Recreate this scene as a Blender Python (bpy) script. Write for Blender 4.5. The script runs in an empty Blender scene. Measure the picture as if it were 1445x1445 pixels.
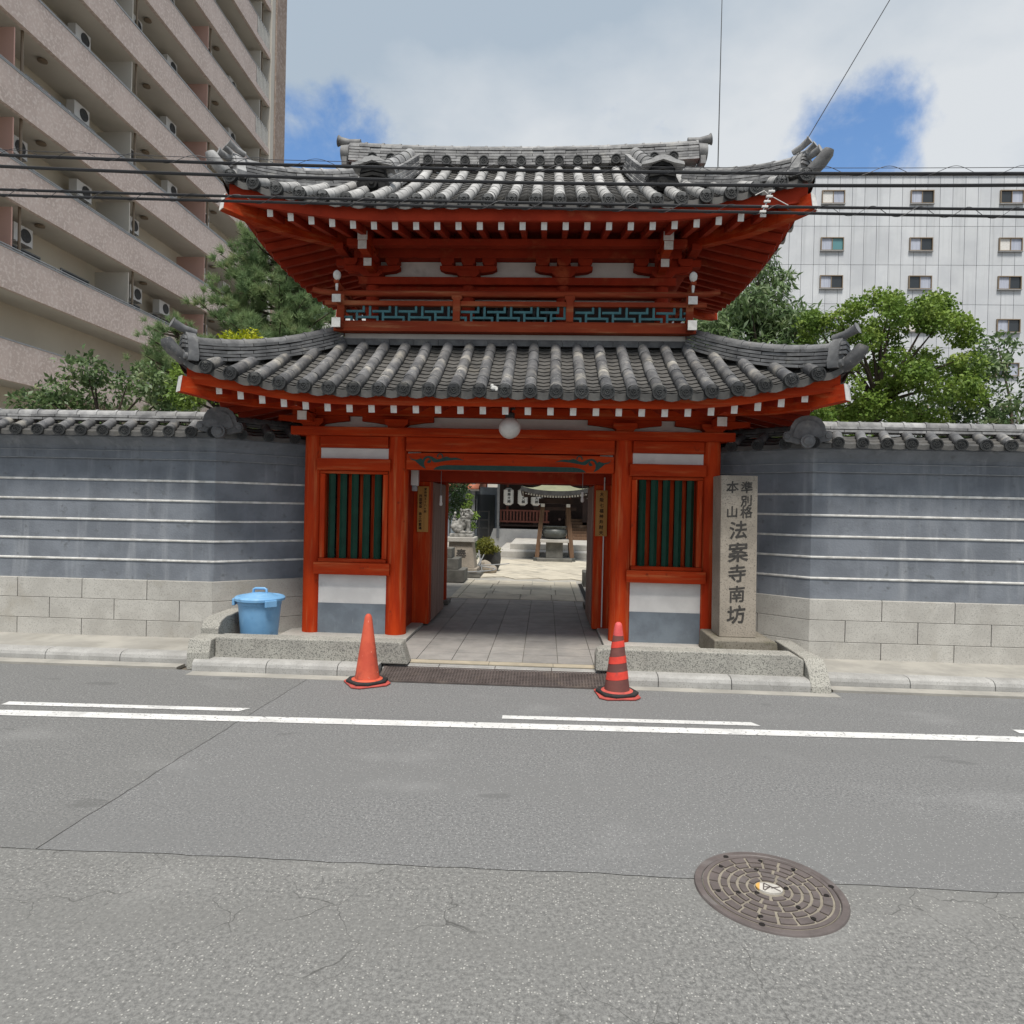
import bpy, math, random
import numpy as np
from mathutils import Vector, Matrix
random.seed(7); rng = np.random.default_rng(7)
S = bpy.context.scene
COL = S.collection
R_ = math.radians

# ---------------------------------------------------------------- camera
def make_camera():
    yaw, pitch, roll = R_(2.84), R_(-0.5), 0.022
    f = Vector((-math.sin(yaw)*math.cos(pitch), math.cos(yaw)*math.cos(pitch), math.sin(pitch)))
    r = f.cross(Vector((0, 0, 1))).normalized(); u = r.cross(f)
    r2 = r*math.cos(roll) + u*math.sin(roll); u2 = u*math.cos(roll) - r*math.sin(roll)
    cam = bpy.data.cameras.new('camera'); o = bpy.data.objects.new('camera', cam)
    cam.sensor_fit = 'HORIZONTAL'; cam.sensor_width = 36; cam.lens = 36*947/1445
    cam.clip_start = 0.05; cam.clip_end = 2000
    m = Matrix((r2, u2, -f)).transposed().to_4x4(); m.translation = (0.437, -7.9, 1.7)
    o.matrix_world = m; COL.objects.link(o); S.camera = o
make_camera()

# ---------------------------------------------------------------- world, sun, exposure
SUN_EL, SUN_AZ = 65, 176          # azimuth from +Y clockwise: high up, in front of the gate and a little to the right
def make_world():
    w = bpy.data.worlds.new('World'); S.world = w; w.use_nodes = True
    nt = w.node_tree; N = nt.nodes; L = nt.links; N.clear()
    out = N.new('ShaderNodeOutputWorld'); bg = N.new('ShaderNodeBackground'); bg.inputs['Strength'].default_value = 0.052
    sky = N.new('ShaderNodeTexSky'); sky.sky_type = 'NISHITA'; sky.sun_disc = False
    sky.sun_elevation = R_(SUN_EL); sky.sun_rotation = R_(SUN_AZ); sky.air_density = 1.0; sky.dust_density = 0.6; sky.ozone_density = 2.5
    tc = N.new('ShaderNodeTexCoord'); sep = N.new('ShaderNodeSeparateXYZ'); L.new(tc.outputs['Generated'], sep.inputs[0])
    def math_(op, a, b=None, clamp=False):
        n = N.new('ShaderNodeMath'); n.operation = op; n.use_clamp = clamp
        for i, v in enumerate((a, b)):
            if v is None: continue
            if isinstance(v, (int, float)): n.inputs[i].default_value = v
            else: L.new(v, n.inputs[i])
        return n.outputs[0]
    zz = math_('ADD', math_('MAXIMUM', sep.outputs[2], 0.0), 0.22)
    cx = math_('DIVIDE', sep.outputs[0], zz); cy = math_('DIVIDE', sep.outputs[1], zz)
    cmb = N.new('ShaderNodeCombineXYZ'); L.new(cx, cmb.inputs[0]); L.new(cy, cmb.inputs[1]); cmb.inputs[2].default_value = 3.1
    n1 = N.new('ShaderNodeTexNoise'); n1.inputs['Scale'].default_value = 1.5; n1.inputs['Detail'].default_value = 9; n1.inputs['Roughness'].default_value = 0.56
    n1.inputs['Distortion'].default_value = 0.25
    L.new(cmb.outputs[0], n1.inputs['Vector'])
    def hole(d, lo, hi):
        v = N.new('ShaderNodeVectorMath'); v.operation = 'DOT_PRODUCT'; v.inputs[1].default_value = Vector(d).normalized(); L.new(tc.outputs['Generated'], v.inputs[0])
        mr = N.new('ShaderNodeMapRange'); mr.interpolation_type = 'SMOOTHSTEP'; mr.inputs[1].default_value = math.cos(R_(lo)); mr.inputs[2].default_value = math.cos(R_(hi)); L.new(v.outputs['Value'], mr.inputs[0])
        return mr.outputs[0]
    h = math_('MAXIMUM', hole((-0.298, 0.842, 0.440), 7.5, 0), hole((0.366, 0.822, 0.432), 7.0, 0))
    n3 = N.new('ShaderNodeTexNoise'); n3.inputs['Scale'].default_value = 8.0; n3.inputs['Detail'].default_value = 8; n3.inputs['Roughness'].default_value = 0.60; n3.inputs['Distortion'].default_value = 0.15
    L.new(tc.outputs['Generated'], n3.inputs['Vector'])
    wisp = math_('MULTIPLY', math_('SUBTRACT', n3.outputs[0], 0.5), 1.15)
    dens = math_('SUBTRACT', math_('ADD', math_('ADD', n1.outputs[0], wisp), 0.24), math_('MULTIPLY', h, 0.43))
    cov = N.new('ShaderNodeMapRange'); cov.interpolation_type = 'SMOOTHSTEP'; cov.inputs[1].default_value = 0.30; cov.inputs[2].default_value = 0.66; L.new(dens, cov.inputs[0])
    # cloud body: bright rims, greyer thick parts
    n2 = N.new('ShaderNodeTexNoise'); n2.inputs['Scale'].default_value = 1.7; n2.inputs['Detail'].default_value = 7; L.new(cmb.outputs[0], n2.inputs['Vector'])
    rmp = N.new('ShaderNodeValToRGB'); rmp.color_ramp.elements[0].position = 0.38; rmp.color_ramp.elements[0].color = (10.4, 10.9, 11.4, 1)
    rmp.color_ramp.elements[1].position = 0.60; rmp.color_ramp.elements[1].color = (6.3, 7.5, 8.8, 1)
    L.new(n2.outputs[0], rmp.inputs[0])
    mix = N.new('ShaderNodeMix'); mix.data_type = 'RGBA'; L.new(cov.outputs[0], mix.inputs[0]); hs = N.new('ShaderNodeHueSaturation'); hs.inputs['Saturation'].default_value = 1.12; hs.inputs['Value'].default_value = 2.7; L.new(sky.outputs[0], hs.inputs['Color']); L.new(hs.outputs[0], mix.inputs[6]); L.new(rmp.outputs[0], mix.inputs[7])
    L.new(mix.outputs[2], bg.inputs['Color']); L.new(bg.outputs[0], out.inputs[0])
make_world()
def make_sun():
    l = bpy.data.lights.new('sun', 'SUN'); l.energy = 3.6; l.angle = R_(15); l.color = (1.0, 0.95, 0.88)
    o = bpy.data.objects.new('sun', l); COL.objects.link(o)
    az, el = R_(SUN_AZ), R_(SUN_EL)
    d = Vector((math.sin(az)*math.cos(el), math.cos(az)*math.cos(el), math.sin(el)))
    o.rotation_euler = d.to_track_quat('Z', 'Y').to_euler(); o.location = d*50
make_sun()
S.view_settings.view_transform = 'Standard'; S.view_settings.look = 'None'; S.view_settings.exposure = 0.40; S.view_settings.gamma = 1
S.view_settings.use_curve_mapping = False
S.render.engine = 'CYCLES'
S.cycles.use_denoising = True; S.cycles.max_bounces = 5; S.cycles.diffuse_bounces = 3

# ---------------------------------------------------------------- materials
MATS = {}
def M(name, c1, c2=None, scale=4.0, rough=0.75, bump=0.0, bscale=60.0, c3=None, c3scale=25.0, c3lo=0.58, c3hi=0.72, stretch=(1, 1, 1), rnd=0.0, spec=0.35, lo=0.35, hi=0.65, c4=None, c4scale=1.2, c4lo=.55, c4hi=.75, c4stretch=(1,1,1), detail=5, metal=0.0, bstretch=None, bdist=0.01):
    m = bpy.data.materials.new(name); m.use_nodes = True; MATS[name] = m
    nt = m.node_tree; N = nt.nodes; L = nt.links; b = N['Principled BSDF']
    b.inputs['Roughness'].default_value = rough; b.inputs['Specular IOR Level'].default_value = spec; b.inputs['Metallic'].default_value = metal
    geo = N.new('ShaderNodeNewGeometry')
    def noise(sc, st, det=5):
        mp = N.new('ShaderNodeMapping'); mp.inputs['Scale'].default_value = st; L.new(geo.outputs['Position'], mp.inputs[0])
        n = N.new('ShaderNodeTexNoise'); n.inputs['Scale'].default_value = sc; n.inputs['Detail'].default_value = det; n.inputs['Roughness'].default_value = 0.6
        L.new(mp.outputs[0], n.inputs['Vector']); return n.outputs[0]
    def rng_(v, a, c):
        r = N.new('ShaderNodeMapRange'); r.interpolation_type = 'SMOOTHSTEP'; r.inputs[1].default_value = a; r.inputs[2].default_value = c; L.new(v, r.inputs[0]); return r.outputs[0]
    def mixc(f, a, c):
        x = N.new('ShaderNodeMix'); x.data_type = 'RGBA'
        L.new(f, x.inputs[0])
        if isinstance(a, tuple): x.inputs[6].default_value = (*a, 1)
        else: L.new(a, x.inputs[6])
        x.inputs[7].default_value = (*c, 1); return x.outputs[2]
    cur = None
    if c2:
        cur = mixc(rng_(noise(scale, stretch, detail), lo, hi), c1, c2)
    else:
        rgb = N.new('ShaderNodeRGB'); rgb.outputs[0].default_value = (*c1, 1); cur = rgb.outputs[0]
    if c4: cur = mixc(rng_(noise(c4scale, c4stretch, 6), c4lo, c4hi), cur, c4)
    if c3: cur = mixc(rng_(noise(c3scale, (1, 1, 1), 2), c3lo, c3hi), cur, c3)
    if rnd:
        oi = N.new('ShaderNodeObjectInfo'); mr = N.new('ShaderNodeMapRange'); mr.inputs[3].default_value = 1-rnd; mr.inputs[4].default_value = 1+rnd; L.new(oi.outputs['Random'], mr.inputs[0])
        hs = N.new('ShaderNodeHueSaturation'); L.new(mr.outputs[0], hs.inputs['Value']); L.new(cur, hs.inputs['Color']); cur = hs.outputs[0]
    L.new(cur, b.inputs['Base Color'])
    if bump:
        bp = N.new('ShaderNodeBump'); bp.inputs['Strength'].default_value = bump; bp.inputs['Distance'].default_value = bdist
        L.new(noise(bscale, bstretch or (1, 1, 1), 4), bp.inputs['Height']); L.new(bp.outputs[0], b.inputs['Normal'])
    return m

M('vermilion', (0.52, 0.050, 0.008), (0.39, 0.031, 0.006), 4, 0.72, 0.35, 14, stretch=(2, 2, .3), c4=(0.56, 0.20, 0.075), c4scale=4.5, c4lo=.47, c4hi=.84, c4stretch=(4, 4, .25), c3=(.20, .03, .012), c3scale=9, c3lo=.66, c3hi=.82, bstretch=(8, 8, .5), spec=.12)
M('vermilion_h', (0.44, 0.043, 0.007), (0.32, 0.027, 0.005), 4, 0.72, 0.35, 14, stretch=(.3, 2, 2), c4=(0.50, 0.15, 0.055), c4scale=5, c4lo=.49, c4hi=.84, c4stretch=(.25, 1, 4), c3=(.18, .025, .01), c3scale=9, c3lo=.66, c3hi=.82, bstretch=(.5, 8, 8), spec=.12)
M('weathered_red', (0.30, 0.055, 0.022), (0.22, 0.036, 0.016), 3, 0.8, 0.3, 14, stretch=(.3, 1, 1), c4=(0.40, 0.17, 0.08), c4scale=5, c4lo=.50, c4hi=.78, c4stretch=(.25, 1, 2.5), bstretch=(.6, 6, 6), spec=.12)
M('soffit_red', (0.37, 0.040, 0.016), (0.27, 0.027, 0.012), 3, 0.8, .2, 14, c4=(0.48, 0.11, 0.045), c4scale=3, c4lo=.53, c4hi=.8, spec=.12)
M('white_paint', (0.70, 0.69, 0.66), (0.58, 0.57, 0.54), 18, 0.7, c4=(.45,.42,.38), c4scale=9, c4lo=.62, c4hi=.85)
M('plaster', (0.72, 0.705, 0.685), (0.63, 0.615, 0.60), 3, 0.85, 0.15, 30, c4=(.40, .39, .38), c4scale=2.5, c4lo=.62, c4hi=.85)
M('panel_grey', (0.20, 0.235, 0.27), (0.155, 0.18, 0.21), 4, 0.85, 0.2, 40, c4=(.28, .30, .31), c4scale=7, c4lo=.62, c4hi=.8, c4stretch=(3, 3, .4))
M('wall_grey', (0.195, 0.213, 0.240), (0.145, 0.159, 0.181), 2.6, 0.85, 0.35, 45, c4=(.275, .29, .31), c4scale=1.8, c4lo=.50, c4hi=.80, c4stretch=(4, 4, .4), c3=(.12, .13, .14), c3scale=11, c3lo=.60, c3hi=.82)
M('line_white', (0.72, 0.71, 0.68), (0.5, 0.49, 0.46), 10, 0.8)
M('green_bar', (0.005, 0.042, 0.026), (0.008, 0.058, 0.035), 8, 0.55, c4=(.45, .42, .36), c4scale=9, c4lo=.72, c4hi=.78)
M('teal', (0.055, 0.155, 0.18), (0.075, 0.20, 0.22), 12, 0.7, c4=(.16, .22, .22), c4scale=9, c4lo=.6, c4hi=.8)
M('carve_green', (0.010, 0.045, 0.040), (0.016, 0.06, 0.05), 20, 0.6)
M('dark', (0.012, 0.010, 0.009), None, 1, 0.9)
TILE = dict(rough=0.62, bump=0.2, bscale=50, spec=0.4)
M('tile_low', (0.155, 0.155, 0.157), (0.085, 0.087, 0.092), 7, c4=(.36, .34, .30), c4scale=4.0, c4lo=.50, c4hi=.74, c3=(.42, .41, .37), c3scale=38, c3lo=.66, c3hi=.74, rnd=.25, **TILE)
M('tile_up', (0.42, 0.415, 0.405), (0.29, 0.287, 0.28), 6, c4=(.15, .15, .145), c4scale=5, c4lo=.56, c4hi=.76, c3=(.52, .51, .49), c3scale=40, c3lo=.64, c3hi=.74, rnd=.16, **TILE)
M('tile_disc', (0.036, 0.038, 0.038), (0.020, 0.021, 0.022), 15, c4=(.075, .075, .07), c4scale=9, c4lo=.58, c4hi=.8, rnd=.25, **TILE)
M('tile_pan', (0.105, 0.102, 0.096), (0.060, 0.059, 0.057), 6, c4=(.155, .145, .125), c4scale=3, c4lo=.55, c4hi=.8, **TILE)
M('tile_ridge', (0.28, 0.28, 0.278), (0.165, 0.165, 0.168), 9, c4=(.36, .355, .33), c4scale=5, c4lo=.55, c4hi=.78, rnd=.34, **TILE)
M('tile_ridge_low', (0.165, 0.168, 0.172), (0.10, 0.102, 0.106), 9, c4=(.24, .235, .22), c4scale=5, c4lo=.55, c4hi=.78, rnd=.22, **TILE)
M('demon_dark', (0.016, 0.016, 0.017), (0.030, 0.030, 0.029), 12, 0.85, spec=.08)
M('granite', (0.46, 0.445, 0.41), (0.38, 0.365, 0.335), 3, 0.85, 0.35, 90, c3=(.30, .29, .265), c3scale=85, c3lo=.54, c3hi=.66, c4=(.33, .305, .26), c4scale=1.8, c4lo=.55, c4hi=.8, rnd=.07)
M('granite_rough', (0.38, 0.37, 0.33), (0.31, 0.30, 0.27), 3, 0.9, 0.7, 90, c3=(.15, .148, .135), c3scale=95, c3lo=.50, c3hi=.62, c4=(.26, .25, .215), c4scale=2.5, c4lo=.55, c4hi=.8, rnd=.05)
M('kerb_stone', (0.36, 0.355, 0.34), (0.285, 0.28, 0.268), 5, 0.85, 0.3, 80, c3=(.24, .235, .22), c3scale=75, c3lo=.56, c3hi=.66, rnd=.08)
M('pillar_stone', (0.33, 0.29, 0.24), (0.25, 0.22, 0.18), 3, 0.85, 0.3, 70, c3=(.18, .16, .135), c3scale=75, c3lo=.55, c3hi=.66, c4=(.22, .195, .16), c4scale=3, c4lo=.56, c4hi=.8, c4stretch=(2, 2, .5))
M('pillar_base', (0.22, 0.20, 0.165), (0.15, 0.135, 0.105), 4, 0.9, 0.4, 50, c3=(.10, .09, .07), c3scale=60, c3lo=.55, c3hi=.66, c4=(.12, .115, .07), c4scale=4, c4lo=.5, c4hi=.75)
M('engraved', (0.035, 0.033, 0.030), (0.06, 0.055, 0.05), 20, 0.8)
M('pave_tile', (0.285, 0.272, 0.256), (0.225, 0.217, 0.205), 5, 0.7, 0.15, 60, c4=(.34, .32, .29), c4scale=1.6, c4lo=.55, c4hi=.78, rnd=.10)
M('pave_edge', (0.42, 0.37, 0.28), (0.34, 0.30, 0.23), 5, 0.8, 0.15, 60, rnd=.06)
M('court_slab', (0.50, 0.46, 0.375), (0.42, 0.385, 0.315), 3, 0.8, 0.2, 40, c4=(.27, .255, .22), c4scale=1.5, c4lo=.52, c4hi=.75, rnd=.10)
M('joint_dark', (0.10, 0.095, 0.085), (0.16, 0.15, 0.13), 6, 0.95)
M('concrete', (0.36, 0.345, 0.31), (0.28, 0.27, 0.245), 2.5, 0.9, 0.3, 40, c4=(.22, .21, .185), c4scale=1.3, c4lo=.52, c4hi=.78)
M('grate', (0.105, 0.085, 0.078), (0.075, 0.06, 0.055), 9, 0.6, spec=.5, c4=(.15, .12, .10), c4scale=4)
M('iron', (0.125, 0.105, 0.10), (0.095, 0.08, 0.076), 9, 0.55, 0.15, 80, spec=.5, c4=(.16, .145, .14), c4scale=6)
M('iron_sand', (0.26, 0.235, 0.19), (0.20, 0.178, 0.145), 14, 0.9)
M('brass', (0.52, 0.50, 0.46), (0.40, 0.385, 0.355), 25, 0.45)
M('brass_orange', (0.62, 0.36, 0.10), (0.5, 0.3, 0.1), 25, 0.4)
M('cone_orange', (0.58, 0.105, 0.055), (0.48, 0.075, 0.042), 6, 0.65, c3=(.66, .22, .15), c3scale=22, c3lo=.66, c3hi=.74, c4=(.27, .06, .042), c4scale=7, c4lo=.48, c4hi=.68, c4stretch=(1, 1, .8), spec=.3)
M('cone_brown', (0.17, 0.060, 0.050), (0.13, 0.048, 0.042), 9, 0.7, c4=(.22, .09, .075), c4scale=8)
M('cone_red', (0.68, 0.062, 0.040), (0.56, 0.05, 0.035), 14, 0.5, c4=(.36, .06, .05), c4scale=16, c4lo=.58, c4hi=.74)
M('cone_tip', (0.62, 0.10, 0.10), (0.52, 0.07, 0.07), 14, 0.6)
M('cone_base', (0.50, 0.09, 0.07), (0.36, 0.065, 0.055), 8, 0.7, c4=(.2, .06, .05), c4scale=12, c4lo=.55, c4hi=.75)
M('rubber', (0.014, 0.014, 0.014), (0.03, 0.03, 0.03), 12, 0.75)
M('blue_plastic', (0.19, 0.39, 0.62), (0.15, 0.335, 0.56), 4, 0.5, c3=(.12, .23, .37), c3scale=9, c3lo=.62, c3hi=.78, c4=(.25, .45, .65), c4scale=5, c4lo=.55, c4hi=.8, spec=.4)
M('wood_door', (0.29, 0.185, 0.15), (0.20, 0.12, 0.10), 3, 0.7, 0.2, 20, stretch=(8, 8, .6), c4=(.36, .27, .23), c4scale=3, c4lo=.5, c4hi=.8, c4stretch=(6, 6, .5))
M('sign_wood', (0.48, 0.26, 0.07), (0.38, 0.20, 0.055), 4, 0.6, stretch=(6, 6, .5), c4=(.20, .10, .035), c4scale=3, c4lo=.55, c4hi=.8)
M('ink', (0.012, 0.010, 0.009), None, 1, 0.8)
M('globe', (0.62, 0.60, 0.57), (0.50, 0.48, 0.46), 6, 0.35, spec=.5)
M('metal_dark', (0.05, 0.05, 0.05), (0.03, 0.03, 0.03), 9, 0.5)
M('metal_grey', (0.30, 0.31, 0.32), (0.24, 0.25, 0.26), 9, 0.5)
M('white_plastic', (0.62, 0.61, 0.59), None, 1, 0.4)
M('cable', (0.018, 0.019, 0.022), None, 1, 0.55)
M('cable_thin', (0.06, 0.06, 0.065), None, 1, 0.55)
M('apt_tile', (0.58, 0.475, 0.425), (0.50, 0.405, 0.36), 1.0, 0.8, c3=(.64, .55, .50), c3scale=9, c3lo=.50, c3hi=.60)
M('apt_pillar', (0.34, 0.26, 0.21), (0.28, 0.21, 0.17), 1.2, 0.8, c3=(.40, .32, .27), c3scale=5.5, c3lo=.52, c3hi=.58)
M('apt_slab', (0.60, 0.565, 0.50), (0.54, 0.505, 0.445), .5, 0.85)
M('apt_wall', (0.62, 0.56, 0.45), (0.56, 0.50, 0.40), .4, 0.85)
M('apt_pink', (0.58, 0.36, 0.30), None, 1, 0.7)
M('glass_dark', (0.03, 0.035, 0.04), None, 1, 0.12, spec=.6)
M('glass_teal', (0.10, 0.24, 0.26), None, 1, 0.1, spec=.6)
M('curtain', (0.45, 0.48, 0.56), (0.35, 0.38, 0.46), 3, 0.8, stretch=(6, 6, .2))
M('frame_brown', (0.22, 0.17, 0.12), None, 1, 0.5)
M('office_panel', (0.56, 0.58, 0.60), (0.49, 0.51, 0.535), .5, 0.75, c4=(.38, .395, .41), c4scale=.8, c4lo=.50, c4hi=.82, c4stretch=(4, 4, .12), rnd=.05)
M('house_white', (0.62, 0.60, 0.60), (0.54, 0.52, 0.52), .6, 0.85)
M('needle', (0.25, 0.335, 0.155), (0.16, 0.245, 0.115), 2.2, 0.7, c4=(.33, .36, .18), c4scale=2.6, c4lo=.5, c4hi=.72, spec=.2)
M('bark', (0.085, 0.062, 0.048), (0.055, 0.040, 0.032), 6, 0.9, .5, 20, stretch=(1, 1, .3))
M('leaf_mid', (0.135, 0.205, 0.075), (0.085, 0.145, 0.058), 2.4, 0.5, c4=(.24, .28, .13), c4scale=3.4, c4lo=.52, c4hi=.72, spec=.5)
M('leaf_bright', (0.19, 0.29, 0.05), (0.11, 0.19, 0.035), 2.0, 0.55, c4=(.32, .40, .085), c4scale=2.6, c4lo=.46, c4hi=.72, spec=.3)
M('leaf_yellow', (0.42, 0.44, 0.02), (0.30, 0.36, 0.02), 4, 0.55)
M('leaf_olive', (0.20, 0.20, 0.030), (0.13, 0.14, 0.025), 5, 0.6)
M('leaf_dark', (0.035, 0.07, 0.022), (0.022, 0.048, 0.016), 3, 0.55, c4=(.07, .12, .03), c4scale=3)
for nm in ('leaf_mid', 'leaf_bright', 'leaf_yellow', 'leaf_olive', 'leaf_dark', 'needle'):
    m = MATS[nm]; nt = m.node_tree; b = nt.nodes['Principled BSDF']; out = nt.nodes['Material Output']
    tr = nt.nodes.new('ShaderNodeBsdfTranslucent'); ms = nt.nodes.new('ShaderNodeMixShader'); ms.inputs[0].default_value = 0.42 if nm == 'needle' else 0.34
    nt.links.new(b.inputs['Base Color'].links[0].from_socket, tr.inputs['Color'])
    nt.links.new(b.outputs[0], ms.inputs[1]); nt.links.new(tr.outputs[0], ms.inputs[2]); nt.links.new(ms.outputs[0], out.inputs[0])
M('lion_stone', (0.34, 0.335, 0.315), (0.13, 0.13, 0.12), 9, 0.9, 0.6, 30, c4=(.46, .45, .42), c4scale=6, c4lo=.5, c4hi=.75)
M('stone_dark', (0.155, 0.15, 0.135), (0.10, 0.098, 0.088), 4, 0.85, .3, 40, c4=(.22, .215, .19), c4scale=3)
M('bronze', (0.075, 0.082, 0.078), (0.05, 0.055, 0.053), 8, 0.45, .3, 25, spec=.5, c4=(.13, .14, .13), c4scale=5)
M('old_wood', (0.145, 0.085, 0.050), (0.10, 0.058, 0.035), 4, 0.8, .2, 25, stretch=(5, 5, .5), c4=(.27, .18, .12), c4scale=3)
M('hall_wood', (0.040, 0.022, 0.018), (0.028, 0.016, 0.013), 4, 0.7)
M('rail_red', (0.17, 0.055, 0.038), (0.13, 0.042, 0.03), 5, 0.7)
M('lantern_paper', (0.70, 0.69, 0.66), (0.62, 0.61, 0.58), 5, 0.8)
M('copper_green', (0.21, 0.215, 0.135), (0.17, 0.175, 0.11), 3, 0.7)
M('terracotta', (0.42, 0.15, 0.09), (0.34, 0.12, 0.07), 5, 0.8)
M('earth', (0.16, 0.14, 0.115), (0.12, 0.105, 0.085), 2, 0.95, .4, 20)

def asphalt(name, base, dark, speck, coarse, cracks):
    m = bpy.data.materials.new(name); m.use_nodes = True; MATS[name] = m
    nt = m.node_tree; N = nt.nodes; L = nt.links; b = N['Principled BSDF']; b.inputs['Roughness'].default_value = .9; b.inputs['Specular IOR Level'].default_value = .25
    geo = N.new('ShaderNodeNewGeometry')
    def noise(sc, det=3, st=(1, 1, 1)):
        mp = N.new('ShaderNodeMapping'); mp.inputs['Scale'].default_value = st; L.new(geo.outputs['Position'], mp.inputs[0])
        n = N.new('ShaderNodeTexNoise'); n.inputs['Scale'].default_value = sc; n.inputs['Detail'].default_value = det; L.new(mp.outputs[0], n.inputs['Vector']); return n
    def mr(v, a, c, lo=0., hi=1.):
        r = N.new('ShaderNodeMapRange'); r.interpolation_type = 'SMOOTHSTEP'; r.inputs[1].default_value = a; r.inputs[2].default_value = c; r.inputs[3].default_value = lo; r.inputs[4].default_value = hi; L.new(v, r.inputs[0]); return r.outputs[0]
    def mix(f, a, c, t='MIX'):
        x = N.new('ShaderNodeMix'); x.data_type = 'RGBA'; x.blend_type = t; L.new(f, x.inputs[0])
        for i, v in ((6, a), (7, c)):
            if isinstance(v, tuple): x.inputs[i].default_value = (*v, 1)
            else: L.new(v, x.inputs[i])
        return x.outputs[2]
    ng = noise(coarse*.45, 9); ng.inputs['Roughness'].default_value = .85
    cur = mix(mr(ng.outputs[0], .40, .60), dark, base)
    cur = mix(mr(noise(.55, 4, (.35, 1.6, 1)).outputs[0], .40, .68, 0, .75), cur, tuple(v*.72 for v in base))       # wheel-track wear
    cur = mix(mr(noise(1.7, 5, (.6, 1, 1)).outputs[0], .56, .76, 0, .35), cur, tuple(v*1.18 for v in base))
    v = N.new('ShaderNodeTexVoronoi'); v.inputs['Scale'].default_value = coarse*.8; L.new(geo.outputs['Position'], v.inputs['Vector'])
    sp = N.new('ShaderNodeSeparateColor'); L.new(v.outputs['Color'], sp.inputs[0])
    f1 = mr(sp.outputs[0], .80, .90, 0, .8); f2 = mr(v.outputs['Distance'], .42, .28)
    mm = N.new('ShaderNodeMath'); mm.operation = 'MULTIPLY'; L.new(f1, mm.inputs[0]); L.new(f2, mm.inputs[1])
    cur = mix(mm.outputs[0], cur, speck)
    cur = mix(mr(noise(.9, 6, (.25, 1.4, 1)).outputs[0], .52, .70, 0, .45), cur, tuple(v*.68 for v in base))      # tyre-darkened bands
    # oil and gum spots
    cur = mix(mr(noise(2.6, 2, (.5, 1.3, 1)).outputs[0], .69, .72, 0, .5), cur, tuple(v_*.5 for v_ in base))
    if cracks:
        nz = noise(2.3, 4); ad = N.new('ShaderNodeVectorMath'); ad.operation = 'MULTIPLY_ADD'; ad.inputs[1].default_value = (.42, .42, 0); L.new(nz.outputs['Color'], ad.inputs[0]); L.new(geo.outputs['Position'], ad.inputs[2])
        vc = N.new('ShaderNodeTexVoronoi'); vc.feature = 'DISTANCE_TO_EDGE'; vc.inputs['Scale'].default_value = 2.6; L.new(ad.outputs[0], vc.inputs['Vector'])
        fm = mr(vc.outputs['Distance'], .0075, .0015); fn = mr(noise(1.3, 2).outputs[0], .47, .62, 0, .7)
        mm2 = N.new('ShaderNodeMath'); mm2.operation = 'MULTIPLY'; L.new(fm, mm2.inputs[0]); L.new(fn, mm2.inputs[1])
        cur = mix(mm2.outputs[0], cur, (.06, .059, .057))
    L.new(cur, b.inputs['Base Color'])
    bp = N.new('ShaderNodeBump'); bp.inputs['Strength'].default_value = .4; bp.inputs['Distance'].default_value = .003; L.new(ng.outputs[0], bp.inputs['Height']); L.new(bp.outputs[0], b.inputs['Normal'])
asphalt('asphalt', (.222, .224, .223), (.105, .106, .107), (.37, .37, .365), 140, False)
asphalt('asphalt_old', (.235, .235, .226), (.105, .105, .103), (.40, .395, .37), 120, True)
asphalt('asphalt_left', (.212, .213, .209), (.102, .103, .103), (.36, .36, .35), 135, False)

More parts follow.
